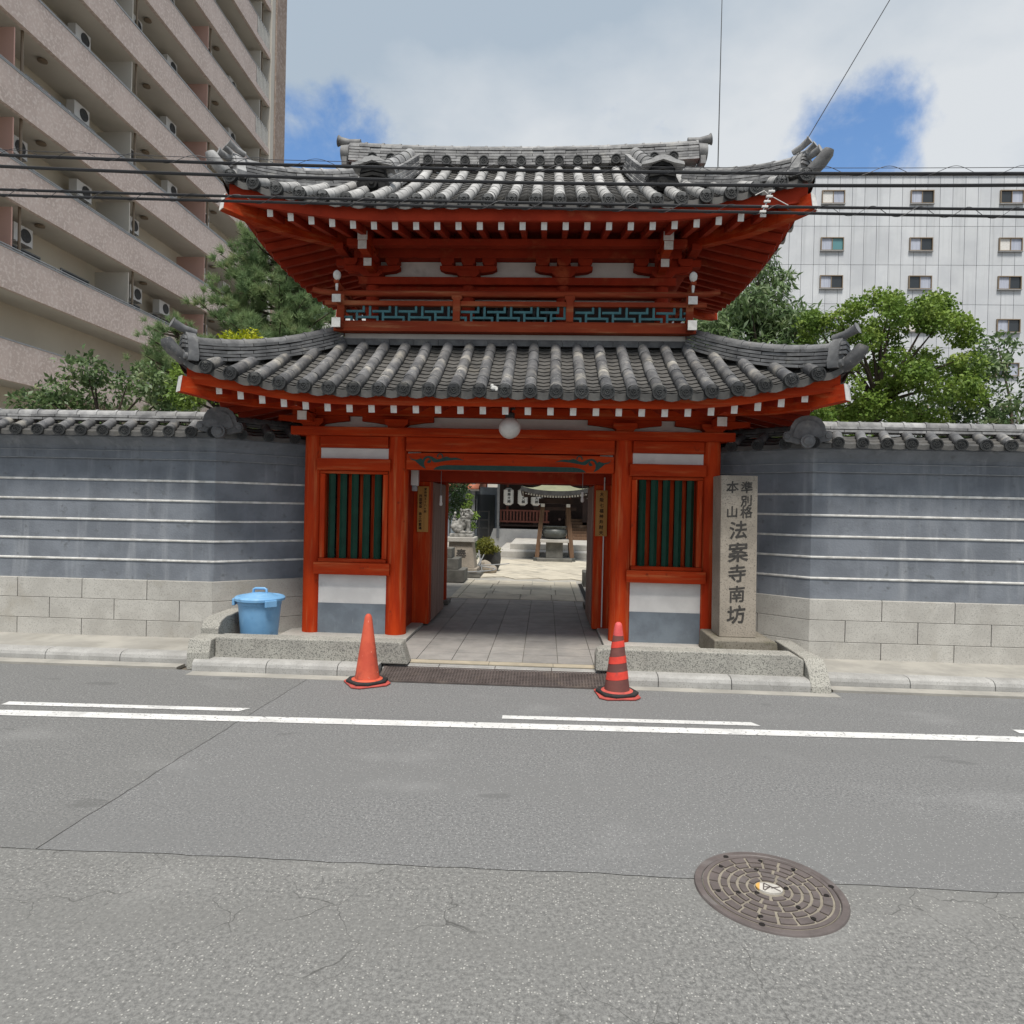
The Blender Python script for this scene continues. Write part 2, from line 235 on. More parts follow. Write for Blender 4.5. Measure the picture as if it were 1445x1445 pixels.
# ---------------------------------------------------------------- mesh helpers
class MB:
    def __init__(self): self.v = []; self.f = []
    def add(self, vs, fs):
        o = len(self.v); self.v += [tuple(p) for p in vs]; self.f += [tuple(i+o for i in f) for f in fs]; return self
    def box(self, x0, x1, y0, y1, z0, z1):
        return self.add([(x0, y0, z0), (x1, y0, z0), (x1, y1, z0), (x0, y1, z0), (x0, y0, z1), (x1, y0, z1), (x1, y1, z1), (x0, y1, z1)],
                        [(0, 3, 2, 1), (4, 5, 6, 7), (0, 1, 5, 4), (1, 2, 6, 5), (2, 3, 7, 6), (3, 0, 4, 7)])
    def beam(self, p0, p1, w, h, up=(0, 0, 1)):
        p0 = Vector(p0); p1 = Vector(p1); d = (p1-p0).normalized(); s = d.cross(Vector(up)).normalized()*w/2; u = s.cross(d).normalized()*h/2
        return self.add([p0-s-u, p0+s-u, p1+s-u, p1-s-u, p0-s+u, p0+s+u, p1+s+u, p1-s+u],
                        [(0, 3, 2, 1), (4, 5, 6, 7), (0, 1, 5, 4), (1, 2, 6, 5), (2, 3, 7, 6), (3, 0, 4, 7)])
    def prism(self, poly, a, b, plane='xz'):
        n = len(poly)
        f = {'xz': lambda p, t: (p[0], t, p[1]), 'yz': lambda p, t: (t, p[0], p[1]), 'xy': lambda p, t: (p[0], p[1], t)}[plane]
        vs = [f(p, a) for p in poly]+[f(p, b) for p in poly]
        fs = [tuple(range(n)), tuple(range(2*n-1, n-1, -1))]+[(i, i+n, (i+1) % n+n, (i+1) % n) for i in range(n)]
        return self.add(vs, fs)
    def cyl(self, p0, p1, r0, r1=None, n=12, caps=True):
        r1 = r0 if r1 is None else r1
        p0 = Vector(p0); p1 = Vector(p1); d = (p1-p0).normalized(); a = d.orthogonal().normalized(); b = d.cross(a)
        vs = []
        for p, r in ((p0, r0), (p1, r1)):
            vs += [p+(a*math.cos(2*math.pi*i/n)+b*math.sin(2*math.pi*i/n))*r for i in range(n)]
        fs = [(i, (i+1) % n, (i+1) % n+n, i+n) for i in range(n)]
        if caps: fs += [tuple(range(n-1, -1, -1)), tuple(range(n, 2*n))]
        return self.add(vs, fs)
    def lathe(self, prof, c=(0, 0, 0), n=24, ry=1.0, caps=True):
        vs = []; m = len(prof)
        for r, z in prof:
            vs += [(c[0]+r*math.cos(2*math.pi*i/n), c[1]+ry*r*math.sin(2*math.pi*i/n), c[2]+z) for i in range(n)]
        fs = [(j*n+i, j*n+(i+1) % n, (j+1)*n+(i+1) % n, (j+1)*n+i) for j in range(m-1) for i in range(n)]
        if caps: fs += [tuple(range(n-1, -1, -1)), tuple(range((m-1)*n, m*n))]
        return self.add(vs, fs)
    def tube(self, pts, r, n=6):
        pts = [Vector(p) for p in pts]; rs = r if isinstance(r, (list, tuple)) else [r]*len(pts)
        vs = []; prev = None
        for k, p in enumerate(pts):
            d = (pts[min(k+1, len(pts)-1)]-pts[max(k-1, 0)]).normalized()
            a = d.orthogonal().normalized() if prev is None else (prev-d*prev.dot(d)).normalized()
            prev = a; b = d.cross(a)
            vs += [p+(a*math.cos(2*math.pi*i/n)+b*math.sin(2*math.pi*i/n))*rs[k] for i in range(n)]
        fs = [(k*n+i, k*n+(i+1) % n, (k+1)*n+(i+1) % n, (k+1)*n+i) for k in range(len(pts)-1) for i in range(n)]
        fs += [tuple(range(n-1, -1, -1)), tuple(range((len(pts)-1)*n, len(pts)*n))]
        return self.add(vs, fs)
    def grid(self, fn, nu, nv):
        vs = [fn(i/nu, j/nv) for j in range(nv+1) for i in range(nu+1)]
        return self.add(vs, [(j*(nu+1)+i, j*(nu+1)+i+1, (j+1)*(nu+1)+i+1, (j+1)*(nu+1)+i) for j in range(nv) for i in range(nu)])
    def ball(self, c, r, n=12, m=8, sc=(1, 1, 1)):
        prof = [(math.sin(math.pi*(j+.02)/(m+.04)), -math.cos(math.pi*(j+.02)/(m+.04))) for j in range(m+1)]
        vs = []
        for q, z in prof: vs += [(c[0]+r*sc[0]*q*math.cos(2*math.pi*i/n), c[1]+r*sc[1]*q*math.sin(2*math.pi*i/n), c[2]+r*sc[2]*z) for i in range(n)]
        fs = [(j*n+i, j*n+(i+1) % n, (j+1)*n+(i+1) % n, (j+1)*n+i) for j in range(m) for i in range(n)]
        fs += [tuple(range(n-1, -1, -1)), tuple(range(m*n, (m+1)*n))]
        return self.add(vs, fs)
    def mesh(self, name, mat, smooth=False):
        me = bpy.data.meshes.new(name); me.from_pydata(self.v, [], self.f); me.materials.append(MATS[mat])
        if smooth:
            me.shade_smooth()
            me.set_sharp_from_angle(angle=R_(40))
        me.update(); return me
    def build(self, name, mat, parent=None, smooth=False, bevel=0.0, kind=None):
        return link(name, self.mesh(name, mat, smooth), parent, bevel=bevel, kind=kind)
INV = {}
def link(name, me, parent=None, mw=None, bevel=0.0, kind=None):
    o = bpy.data.objects.new(name, me); COL.objects.link(o)
    if parent:
        o.parent = parent
        if parent.name in INV: o.matrix_parent_inverse = INV[parent.name]
    if mw is not None: o.matrix_basis = mw
    if bevel:
        md = o.modifiers.new('bevel', 'BEVEL'); md.width = bevel; md.segments = 2; md.limit_method = 'ANGLE'; md.angle_limit = R_(50)
    if kind: o['kind'] = kind
    return o
def thing(name, loc, label, cat, group=None):
    o = bpy.data.objects.new(name, None); COL.objects.link(o); o.location = loc; o.empty_display_size = .2
    INV[o.name] = Matrix.Translation(Vector(loc)).inverted()
    return tag(o, label, cat, group)
def tag(o, label=None, cat=None, group=None, kind=None):
    if label: o['label'] = label
    if cat: o['category'] = cat
    if group: o['group'] = group
    if kind: o['kind'] = kind
    return o
def struct(name, mb, mat, smooth=False, bevel=0.0): return mb.build(name, mat, None, smooth, bevel, 'structure')
def copy_tree(o, parent=None, dx=None):
    c = o.copy(); COL.objects.link(c)
    if parent: c.parent = parent
    for ch in list(o.children): copy_tree(ch, c)
    return c
def B(x0, x1, y0, y1, z0, z1): return MB().box(x0, x1, y0, y1, z0, z1)
_txt = None
def glyph(mb, ch, cx, cz, size, y, xf=None, bold=0.0, slant=0.0, rough=0.0):
    """add one character (upright, facing -Y) to mb, centred at cx, cz; xf maps (x,z)->3D"""
    global _txt
    if _txt is None:
        c = bpy.data.curves.new('glyph', 'FONT'); _txt = bpy.data.objects.new('glyph', c); COL.objects.link(_txt)
    _txt.data.body = ch; _txt.data.resolution_u = 2
    dg = bpy.context.evaluated_depsgraph_get(); me = bpy.data.meshes.new_from_object(_txt.evaluated_get(dg))
    pts = [(v.co.x+random.uniform(-rough, rough), v.co.y+slant*(v.co.x-.5)+random.uniform(-rough, rough)) for v in me.vertices]
    ox = .5 if ord(ch) > 0x2000 else .3
    f = xf or (lambda x, z: (x, y, z))
    for n_, (ddx, ddz) in enumerate(((0, 0),) if not bold else ((0, 0), (bold, 0), (-bold, bold*.4), (0, bold), (bold*.5, -bold))):
        vs = [Vector(f(cx+(px-ox+ddx)*size, cz+(py-.38+ddz)*size)) for px, py in pts]
        mb.add([(p.x, p.y-.0003*n_, p.z) for p in vs], [tuple(p.vertices) for p in me.polygons])
    bpy.data.meshes.remove(me)
def fast_mesh(name, V, nper, mat):
    """V: (n*nper,3) array of separate polygons with nper corners each"""
    V = np.asarray(V, dtype=np.float32).reshape(-1, 3); n = len(V)//nper
    me = bpy.data.meshes.new(name); me.vertices.add(len(V)); me.vertices.foreach_set('co', V.ravel())
    me.loops.add(len(V)); me.loops.foreach_set('vertex_index', np.arange(len(V), dtype=np.int32))
    me.polygons.add(n); me.polygons.foreach_set('loop_start', np.arange(0, len(V), nper, dtype=np.int32))
    me.materials.append(MATS[mat]); me.update(calc_edges=True); return me
# ================================================================ ground and road
struct('ground', MB().add([(-400, -400, -.03), (400, -400, -.03), (400, 400, -.03), (-400, 400, -.03)], [(0, 1, 2, 3)]), 'earth')
def wob(a, b, n, amp, seed):
    r = random.Random(seed); out = []; o = 0
    for i in range(n+1):
        t = i/n; o = o*.6+r.uniform(-amp, amp)
        out.append((a[0]+(b[0]-a[0])*t, a[1]+(b[1]-a[1])*t+o if abs(b[0]-a[0]) > abs(b[1]-a[1]) else a[1]+(b[1]-a[1])*t)
                   if abs(b[0]-a[0]) > abs(b[1]-a[1]) else (a[0]+(b[0]-a[0])*t+o, a[1]+(b[1]-a[1])*t))
    return out
def sheet(name, pts, z, mat): return struct(name, MB().add([(x, y, z) for x, y in pts], [tuple(range(len(pts)))]), mat)
edge = wob((-5, -4.83), (1.2, -4.775), 90, .006, 3)
edge2 = wob((1.2, -4.775), (6, -4.74), 50, .006, 4)
seam = wob((-1.80, -1.40), (-1.985, -4.80), 40, .006, 5)
ybot = [(x, y+.005) for x, y in edge]
left_b = [p for p in ybot if p[0] < -1.995]; right_b = [p for p in ybot if p[0] >= -1.985]
sheet('road', [(60, -1.40)]+[(x+.0025, y) for x, y in seam]+right_b+[(x, y+.005) for x, y in edge2]+[(60, -4.6)], 0.0, 'asphalt')
sheet('road', [(-60, -1.40)]+[(-60, -4.9)]+left_b+[(x-.0025, y) for x, y in reversed(seam)], 0.0, 'asphalt_left')
sheet('road', [(-60, -14), (60, -14), (60, -4.62)]+list(reversed(edge2))+list(reversed(edge))+[(-60, -4.92)], 0.0, 'asphalt_old')
M('road_white', (0.66, 0.66, 0.65), (0.55, 0.55, 0.54), 5, 0.85, .2, 90, c3=(.20, .20, .20), c3scale=38, c3lo=.61, c3hi=.67, c4=(.40, .40, .395), c4scale=2.2, c4lo=.52, c4hi=.78, c4stretch=(1.5, 1, 1))
def stripe(x0, x1, y, k, w, sl=0.0):
    struct('road_marking', MB().add([(x0, y+k*x0-w/2, .004), (x1+sl, y+k*(x1+sl)-w/2, .004), (x1, y+k*x1+w/2, .004), (x0, y+k*x0+w/2, .004)], [(0, 1, 2, 3)]), 'road_white')
stripe(-45, 45, -2.745, .036, .13)
for a in (-8.0, -3.93, .128, 4.2, 8.2): stripe(a, a+2.0, -2.53, .030, .085, .05 if a > 0 else -.06)
# far kerb behind the camera
struct('pavement', B(-60, 60, -20, -14, -.02, .12), 'concrete')

# ================================================================ manhole
def manhole():
    cx, cy, R = 1.478, -4.85, .322
    t = thing('manhole_cover', (cx, cy, 0), 'round brown iron manhole cover with brick ring pattern set in the asphalt', 'manhole cover')
    fr = MB().lathe([(R-.03, -.02), (R-.03, .006), (R-.026, .010), (R, .010), (R+.004, .004), (R+.004, -.02)], (cx, cy, 0), 64, caps=False); fr.build('frame_ring', 'iron', t, True)
    MB().lathe([(.01, .006), (R-.034, .006), (R-.034, -.02)], (cx, cy, 0), 64).build('groove_sand', 'iron_sand', t)
    MB().lathe([(.268, .002), (.268, .010), (R-.036, .010), (R-.036, .002)], (cx, cy, 0), 64, caps=False).build('cover_rim', 'iron', t)
    rings = [(.066, .089, 7), (.101, .130, 10), (.143, .168, 14), (.181, .208, 18), (.221, .258, 20)]
    holes = MB()
    for k, (r0, r1, n) in enumerate(rings):
        for i in range(n):
            g = .012; a0 = 2*math.pi*i/n+k*.35+g/r0*.5; a1 = 2*math.pi*(i+1)/n+k*.35-g/r0*.5; st = 4
            out = [(cx+r1*math.cos(a0+(a1-a0)*j/st), cy+r1*math.sin(a0+(a1-a0)*j/st)) for j in range(st+1)]
            inn = [(cx+r0*math.cos(a1+(a0-a1)*j/st), cy+r0*math.sin(a1+(a0-a1)*j/st)) for j in range(st+1)]
            MB().prism(list(reversed(out+inn)), .005, .0125, 'xy').build('raised_block', 'iron', t)
            if (i*7+k*3) % (4 if k < 4 else 3) == 0 and k in (0, 2, 4):
                am = a0; rm = (r0+r1)/2
                holes.lathe([(.011, .0125), (.011, .0135), (.009, .0138)], (cx+rm*math.cos(am), cy+rm*math.sin(am), 0), 10)
    for a in (.15, 2.0, 4.3): holes.lathe([(.013, .010), (.013, .0112), (.01, .0114)], (cx+.292*math.cos(a), cy+.292*math.sin(a), 0), 10)
    holes.build('vent_hole', 'dark', t, kind='stuff')
    rot = R_(-14)
    def el(x, y): return (cx+x*math.cos(rot)-y*math.sin(rot), cy+x*math.sin(rot)+y*math.cos(rot))
    n = 32
    pl = [el(.056*math.cos(2*math.pi*i/n), .040*math.sin(2*math.pi*i/n)) for i in range(n)]
    em = MB().prism(list(reversed(pl)), .005, .0150, 'xy').build('emblem', 'brass', t)
    pl = [el(.058*math.cos(a), .042*math.sin(a)) for a in np.linspace(R_(132), R_(222), 14)]
    MB().prism(list(reversed(pl)), .010, .0165, 'xy').build('emblem_crescent', 'brass_orange', em)
    sk = MB()
    for a, b in (((-.022, -.030), (.004, .010)), ((-.022, .030), (.046, -.016)), ((-.026, -.026), (-.022, .028)), ((.008, -.002), (.044, .020)), ((-.020, .0), (.002, .004))):
        a = el(*a); b = el(*b); sk.beam((a[0], a[1], .0152), (b[0], b[1], .0152), .006, .003)
    sk.build('emblem_strokes', 'iron', em)
manhole()

# ================================================================ kerbs, granite upstands, forecourt
def kerb_piece(parent, x0, x1, y0=-1.45, y1=-1.18, top=.115):
    pr = [(y0, -.02), (y0, top-.055), (y0+.012, top-.025), (y0+.04, top-.005), (y0+.075, top), (y1, top), (y1, -.02)]
    MB().prism(list(reversed(pr)), x0, x1, 'yz').build('kerb_stone', 'kerb_stone', parent, bevel=.004)
kerb = thing('kerb', (0, -1.3, 0), None, None); kerb['kind'] = 'structure'; kerb['label'] = 'pale granite kerb stones along the road in front of the gate'
xs = [-3.02, -2.27, -1.56, -1.16]
for a, b in zip(xs, xs[1:]): kerb_piece(kerb, a+.003, b-.003)
xs = [1.10, 1.55, 2.24, 2.98]
for a, b in zip(xs, xs[1:]): kerb_piece(kerb, a+.003, b-.003)
for i in range(4): kerb_piece(kerb, -1.155+i*.563+.003, -1.155+(i+1)*.563-.003, -1.30, -1.17, .088)
for s in (-1, 1):
    for i in range(14):
        a, b = 3.175+(.05 if s > 0 else -.06)+i*.8, 3.175+(.05 if s > 0 else -.06)+(i+1)*.8-.006
        kerb_piece(kerb, *((a, b) if s > 0 else (-b, -a)), -1.20, -1.04, .11)
    struct('gutter', B(*((3.22, 15) if s > 0 else (-15, -3.22)), -1.36, -1.205, -.02, .012), 'concrete')
    struct('pavement', B(*((2.98, 15) if s > 0 else (-15, -2.98)), -1.035, .5, -.02, .10), 'concrete')
struct('gutter', B(-3.0, -1.2, -1.60, -1.453, -.02, .005), 'concrete')
struct('gutter', B(1.2, 3.2, -1.58, -1.453, -.02, .005), 'concrete')
struct('forecourt', MB().box(-2.975, -1.16, -1.176, .9, -.02, .100).box(1.16, 2.975, -1.176, .9, -.02, .100), 'concrete')

def upstand(s):
    t = thing('granite_upstand', (s*1.95, -1.2, .1), 'long low rough granite upstand %s' % ('in front of the blue bin' if s < 0 else 'in front of the inscribed stone pillar'), 'kerb wall', 'granite upstands')
    if s < 0: pl = [(-2.86, .10), (-2.86, .318), (-1.0, .322), (-.965, .312), (-.895, .10)]
    else: pl = [(.965, .10), (.965, .25), (.985, .30), (1.03, .322), (2.88, .322), (2.965, .27), (2.965, .10)]
    MB().prism(pl, -1.30, -1.10).build('long_stone', 'granite_rough', t, bevel=.012)
    # return stone that runs back towards the wall
    if s < 0:
        MB().prism(list(reversed([(-1.40, 0), (-1.40, .17), (-1.36, .30), (-1.1, .31), (-1.1, 0)])), -3.10, -2.868, 'yz').build('corner_stone', 'granite_rough', t, bevel=.012)
        MB().prism(list(reversed([(-1.095, 0), (-1.095, .36), (-1.03, .435), (-.92, .465), (-.42, .47), (-.42, 0)])), -3.12, -2.93, 'yz').build('return_stone', 'granite_rough', t, bevel=.012)
    else:
        MB().prism(list(reversed([(-1.47, -.01), (-1.46, .06), (-1.36, .21), (-1.25, .285), (-1.1, .29), (-1.1, -.01)])), 2.975, 3.165, 'yz').build('corner_stone', 'granite_rough', t, bevel=.012)
        MB().prism(list(reversed([(-1.095, 0), (-1.095, .29), (-.42, .30), (-.42, 0)])), 2.98, 3.15, 'yz').build('return_stone', 'granite_rough', t, bevel=.012)
upstand(-1); upstand(1)

def grate():
    m = MB(); x0, x1 = -1.115, 1.075; y0, y1 = -1.585, -1.235; z0, z1 = .012, .078
    zz = lambda y: z0+(z1-z0)*(y-y0)/(y1-y0)
    ny, nx = 11, 74
    for i in range(ny+1):
        y = y0+(y1-y0)*i/ny; m.beam((x0, y, zz(y)), (x1, y, zz(y)), .016, .016)
    for i in range(nx+1):
        x = x0+(x1-x0)*i/nx; m.beam((x, y0, z0), (x, y1, z1), .013, .012)
    for x in (x0, x1): m.beam((x, y0, z0), (x, y1, z1), .03, .02)
    m.box(x0, x1, y0+.01, y1, -.02, -.004)
    tag(m.build('drain_grate', 'grate'), 'brown perforated metal ramp plate lying against the kerb of the entrance', 'ramp plate')
grate()

# ================================================================ traffic cones
def cone(x, y, rz, h, striped, label):
    t = thing('traffic_cone', (x, y, 0), label, 'traffic cone', 'traffic cones before the entrance')
    n = 32; r0, r1 = .118, .030
    z0 = .035
    def rad(z): return r0+(r1-r0)*(z-z0)/(h-z0)
    def band(za, zb, mat, name, tilt=0., off=0.0):
        vs = []
        for q, z in enumerate((za, zb)):
            for i in range(n):
                a = 2*math.pi*i/n; zz = z+tilt*math.cos(a+.6); zz = min(max(zz, z0), h); r = rad(zz)+off
                vs.append((x+r*math.cos(a), y+r*math.sin(a), zz))
        m = MB().add(vs, [(i, (i+1) % n, (i+1) % n+n, i+n) for i in range(n)]); return m.build(name, mat, t, True)
    if striped:
        MB().lathe([(rad(z), z) for z in np.linspace(z0, h*.82, 8)], (x, y, 0), n).build('body', 'cone_brown', t, True)
        MB().lathe([(rad(h*.822), h*.822), (rad(h*.96), h*.96), (r1*.9, h*.985), (r1*.5, h), (.004, h+.001)], (x, y, 0), n).build('tip', 'cone_tip', t, True)
        for k in range(3): band(h*(.20+.215*k)+.02, h*(.305+.205*k)+.02, 'cone_red', 'reflective_band', .012, .0018)
    else:
        MB().lathe([(rad(z), z) for z in np.linspace(z0, h*.95, 10)]+[(r1*.9, h*.98), (r1*.55, h), (.004, h+.001)], (x, y, 0), n).build('body', 'cone_orange', t, True)
    MB().lathe([(.145, .034), (.145, .046), (.118, .056)], (x, y, 0), n).build('collar', 'cone_base' if striped else 'cone_orange', t, True)
    q = .188; c = .06
    sq = [(-q+c, -q), (q-c, -q), (q, -q+c), (q, q-c), (q-c, q), (-q+c, q), (-q, q-c), (-q, -q+c)]
    rt = lambda p: (x+p[0]*math.cos(rz)-p[1]*math.sin(rz), y+p[0]*math.sin(rz)+p[1]*math.cos(rz))
    MB().prism([rt(p) for p in reversed(sq)], .004, .020, 'xy').build('base_plate', 'cone_base', t, bevel=.005)
    q = .172; c = .08
    sq = [(-q+c, -q), (q-c, -q), (q, -q+c), (q, q-c), (q-c, q), (-q+c, q), (-q, q-c), (-q, -q+c)]
    rz2 = rz+.25
    rt2 = lambda p: (x+p[0]*math.cos(rz2)-p[1]*math.sin(rz2), y+p[0]*math.sin(rz2)+p[1]*math.cos(rz2))
    MB().prism([rt2(p) for p in reversed(sq)], .0205, .046, 'xy').build('weight_ring', 'rubber', t, bevel=.008)
cone(-1.205, -1.66, .55, .655, False, 'plain faded orange traffic cone with black rubber weight beside the ramp plate')
cone(1.125, -1.76, .12, .665, True, 'brown traffic cone with bright red bands and red base')

# ================================================================ blue bin
def bin_():
    x, y, z = -2.655, -.72, .10
    t = thing('dustbin', (x, y, z), 'round blue plastic dustbin with closed lid beside the grey wall', 'dustbin')
    n = 40
    prof = [(.178, 0), (.182, .01), (.222, .47), (.228, .475), (.228, .50), (.236, .505), (.236, .535)]
    b = MB(); vs = []
    for r, zz in prof:
        for i in range(n):
            rr = r+(.005 if i % 5 in (0, 1) and .02 < zz < .46 else 0); a = 2*math.pi*i/n; vs.append((x+rr*math.cos(a), y+rr*math.sin(a), z+zz))
    b.add(vs, [(j*n+i, j*n+(i+1) % n, (j+1)*n+(i+1) % n, (j+1)*n+i) for j in range(len(prof)-1) for i in range(n)]); b.add([(x+.18*math.cos(2*math.pi*i/n), y+.18*math.sin(2*math.pi*i/n), z+.002) for i in range(n)], [tuple(range(n-1, -1, -1))])
    b.build('body', 'blue_plastic', t, True)
    lid = MB().lathe([(.252, .515), (.262, .520), (.264, .545), (.250, .560), (.225, .566), (.205, .556), (.19, .558), (.13, .585), (.06, .598), (.005, .602)], (x, y, z), n).build('lid', 'blue_plastic', t, True)
    MB().tube([(x-.075, y, z+.585), (x-.07, y, z+.632), (x-.05, y, z+.642), (x+.05, y, z+.642), (x+.07, y, z+.632), (x+.075, y, z+.585)], .014, 8).build('lid_handle', 'blue_plastic', lid, True)
    for a in (R_(190), R_(-42)):
        dx, dy = math.cos(a), math.sin(a); px, py = x+dx*.262, y+dy*.262
        m = MB().beam((px-dy*.065, py+dx*.065, z+.50), (px+dy*.065, py-dx*.065, z+.50), .03, .075)
        m.build('side_handle', 'blue_plastic', t, bevel=.008)
bin_()

# ================================================================ inscribed stone pillar
def stone_pillar():
    t = thing('stone_pillar', (2.56, -.4, .1), 'square stone pillar with engraved characters standing on a stone base beside the gate', 'stone pillar')
    MB().add([(2.345, -.55, .335), (2.735, -.55, .335), (2.735, -.20, .335), (2.345, -.20, .335), (2.325, -.55, 2.085), (2.715, -.55, 2.085), (2.715, -.20, 2.085), (2.325, -.20, 2.085)],
             [(0, 3, 2, 1), (4, 5, 6, 7), (0, 1, 5, 4), (1, 2, 6, 5), (2, 3, 7, 6), (3, 0, 4, 7)]).build('shaft', 'pillar_stone', t, bevel=.008)
    sh = t.children[0]
    MB().prism([(2.235, .10), (2.92, .10), (2.90, .318), (2.87, .334), (2.25, .334)], -.74, -.06).build('base_stone', 'pillar_base', t, bevel=.012)
    k = .00212
    m = MB()
    for ch, zx, zy, s in (('準', 732, 318, 60), ('別', 731, 386, 58), ('格', 732, 444, 60), ('本', 660, 318, 62), ('山', 660, 444, 60), ('法', 693, 535, 92), ('案', 693, 648, 100), ('寺', 690, 757, 92), ('南', 690, 862, 84), ('坊', 688, 966, 92)):
        zc = 2.085-(zy-258)*k; xc = 2.325+(zx-603)*k-(2.085-zc)*.0114+.02*(2.085-zc)
        glyph(m, ch, xc, zc, s*k*1.04, -.552, bold=.020, slant=.11, rough=.010)
    m.build('inscription', 'engraved', sh)
stone_pillar()
# ================================================================ the gate
gate = thing('temple_gate', (0, 1.5, .1), 'two storey vermilion temple gate with grey tiled roofs and open central passage', 'temple gate')
YC = 1.5
# ---- stone footings and passage floor
for s in (-1, 1):
    a, b = sorted((s*2.66, s*1.145))
    B(a, b, -.17, 3.15, .06, .132).build('footing_slab', 'granite', gate, bevel=.006)
paving = thing('passage_paving', (0, 1, 0), 'square grey stone tiles paving the gate passage', None); paving['kind'] = 'structure'
B(-1.14, 1.14, -1.165, 3.58, -.02, .090).build('bedding', 'joint_dark', paving)
xj = [-1.14, -.86, -.495, -.13, .235, .60, .965, 1.14]
ty = B(-.5, .5, -.5, .5, -.5, .5).mesh('tile', 'pave_tile')
y = -1.03; row = 0
while y < 3.5:
    y2 = min(y+.365, 3.58)
    for a, b in zip(xj, xj[1:]):
        link('tile', ty, paving, Matrix.Translation(((a+b)/2, (y+y2)/2, .088+random.uniform(-.001, .001))) @ Matrix.Diagonal((b-a-.007, y2-y-.007, .024, 1)))
    y = y2; row += 1
te = B(-.5, .5, -.5, .5, -.5, .5).mesh('edge_stone', 'pave_edge')
for a, b in ((-1.14, -.1), (-.1, .55), (.55, 1.14)):
    link('edge_stone', te, paving, Matrix.Translation(((a+b)/2, -1.098, .086)) @ Matrix.Diagonal((b-a-.006, .124, .024, 1)))

# ---- columns
def column(x, y, r, z0, z1, mat='vermilion'):
    MB().lathe([(r*1.02, z0), (r*1.02, z0+.02), (r, z0+.3), (r, z1-.2), (r*.97, z1)], (x, y, 0), 28).build('column', mat, gate, True)
for s in (-1, 1):
    column(s*2.365, .125, .118, .13, 2.5); column(s*1.345, .125, .128, .13, 2.5)
    column(s*2.365, 2.875, .118, .13, 2.5); column(s*1.255, 2.875, .125, .17, 2.5)
    MB().box(*sorted((s*1.08, s*1.43)), 2.70, 3.05, .1, .175).build('column_base', 'stone_dark', gate, bevel=.01)
def part(name, mat, x0, x1, y0, y1, z0, z1, bev=.006, parent=None): return B(x0, x1, y0, y1, z0, z1).build(name, mat, parent or gate, bevel=bev)
# ---- beams at the head of the ground storey
part('cap_beam', 'vermilion_h', -2.60, 2.60, -.075, .32, 2.497, 2.597)
part('cap_beam', 'vermilion_h', -2.60, 2.60, 2.68, 3.07, 2.497, 2.597)
for s in (-1, 1): part('cap_beam', 'vermilion_h', *sorted((s*2.20, s*2.555)), .324, 2.676, 2.50, 2.594)
part('head_beam', 'vermilion_h', -1.23, 1.23, -.005, .20, 2.325, 2.495)
for s in (-1, 1):
    a, b = sorted((s*2.27, s*1.45))
    part('head_beam', 'vermilion_h', a, b, .01, .20, 2.355, 2.495)
    part('plaster_strip', 'plaster', a, b, .055, .12, 2.222, 2.353, 0)
    part('rail', 'vermilion_h', *sorted((s*2.29, s*1.41)), -.03, .18, 2.085, 2.225)
    part('window_head', 'vermilion_h', a, b, .03, .2, 2.045, 2.083)
    part('sill', 'vermilion_h', *sorted((s*2.31, s*1.395)), -.045, .22, .842, .985)
    part('sill_strip', 'vermilion_h', a, b, .0, .2, .987, 1.03)
    for e in (s*2.235, s*1.475): part('window_jamb', 'vermilion', e-.03, e+.03, .02, .2, 1.032, 2.043)
    part('plaster_panel', 'plaster', a, b, .05, .10, .49, .840, 0)
    part('grey_panel', 'panel_grey', a, b, .042, .10, .132, .488, 0)
    w0, w1 = sorted((s*2.205, s*1.505))
    for i in range(5):
        x = w0+(w1-w0)*(i+.5)/5
        MB().prism([(x-.042, .075), (x, .035), (x+.042, .075), (x, .115)], 1.0305, 2.044, 'xy').build('lattice_bar', 'green_bar', gate)
    for i in range(6):
        x = w0+(w1-w0)*i/5
        part('lattice_batten', 'vermilion', x-.03, x+.03, .15, .175, 1.03, 2.045, 0)
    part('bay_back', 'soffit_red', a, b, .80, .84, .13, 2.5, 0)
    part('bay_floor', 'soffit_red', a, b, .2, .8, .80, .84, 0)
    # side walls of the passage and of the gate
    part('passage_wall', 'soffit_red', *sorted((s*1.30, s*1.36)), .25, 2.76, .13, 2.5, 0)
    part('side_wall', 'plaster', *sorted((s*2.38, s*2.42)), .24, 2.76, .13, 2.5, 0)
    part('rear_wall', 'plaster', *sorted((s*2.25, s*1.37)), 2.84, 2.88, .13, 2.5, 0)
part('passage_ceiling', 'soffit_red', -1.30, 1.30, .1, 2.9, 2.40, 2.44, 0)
part('rear_lintel', 'soffit_red', -1.14, 1.14, 2.80, 2.95, 2.05, 2.40)
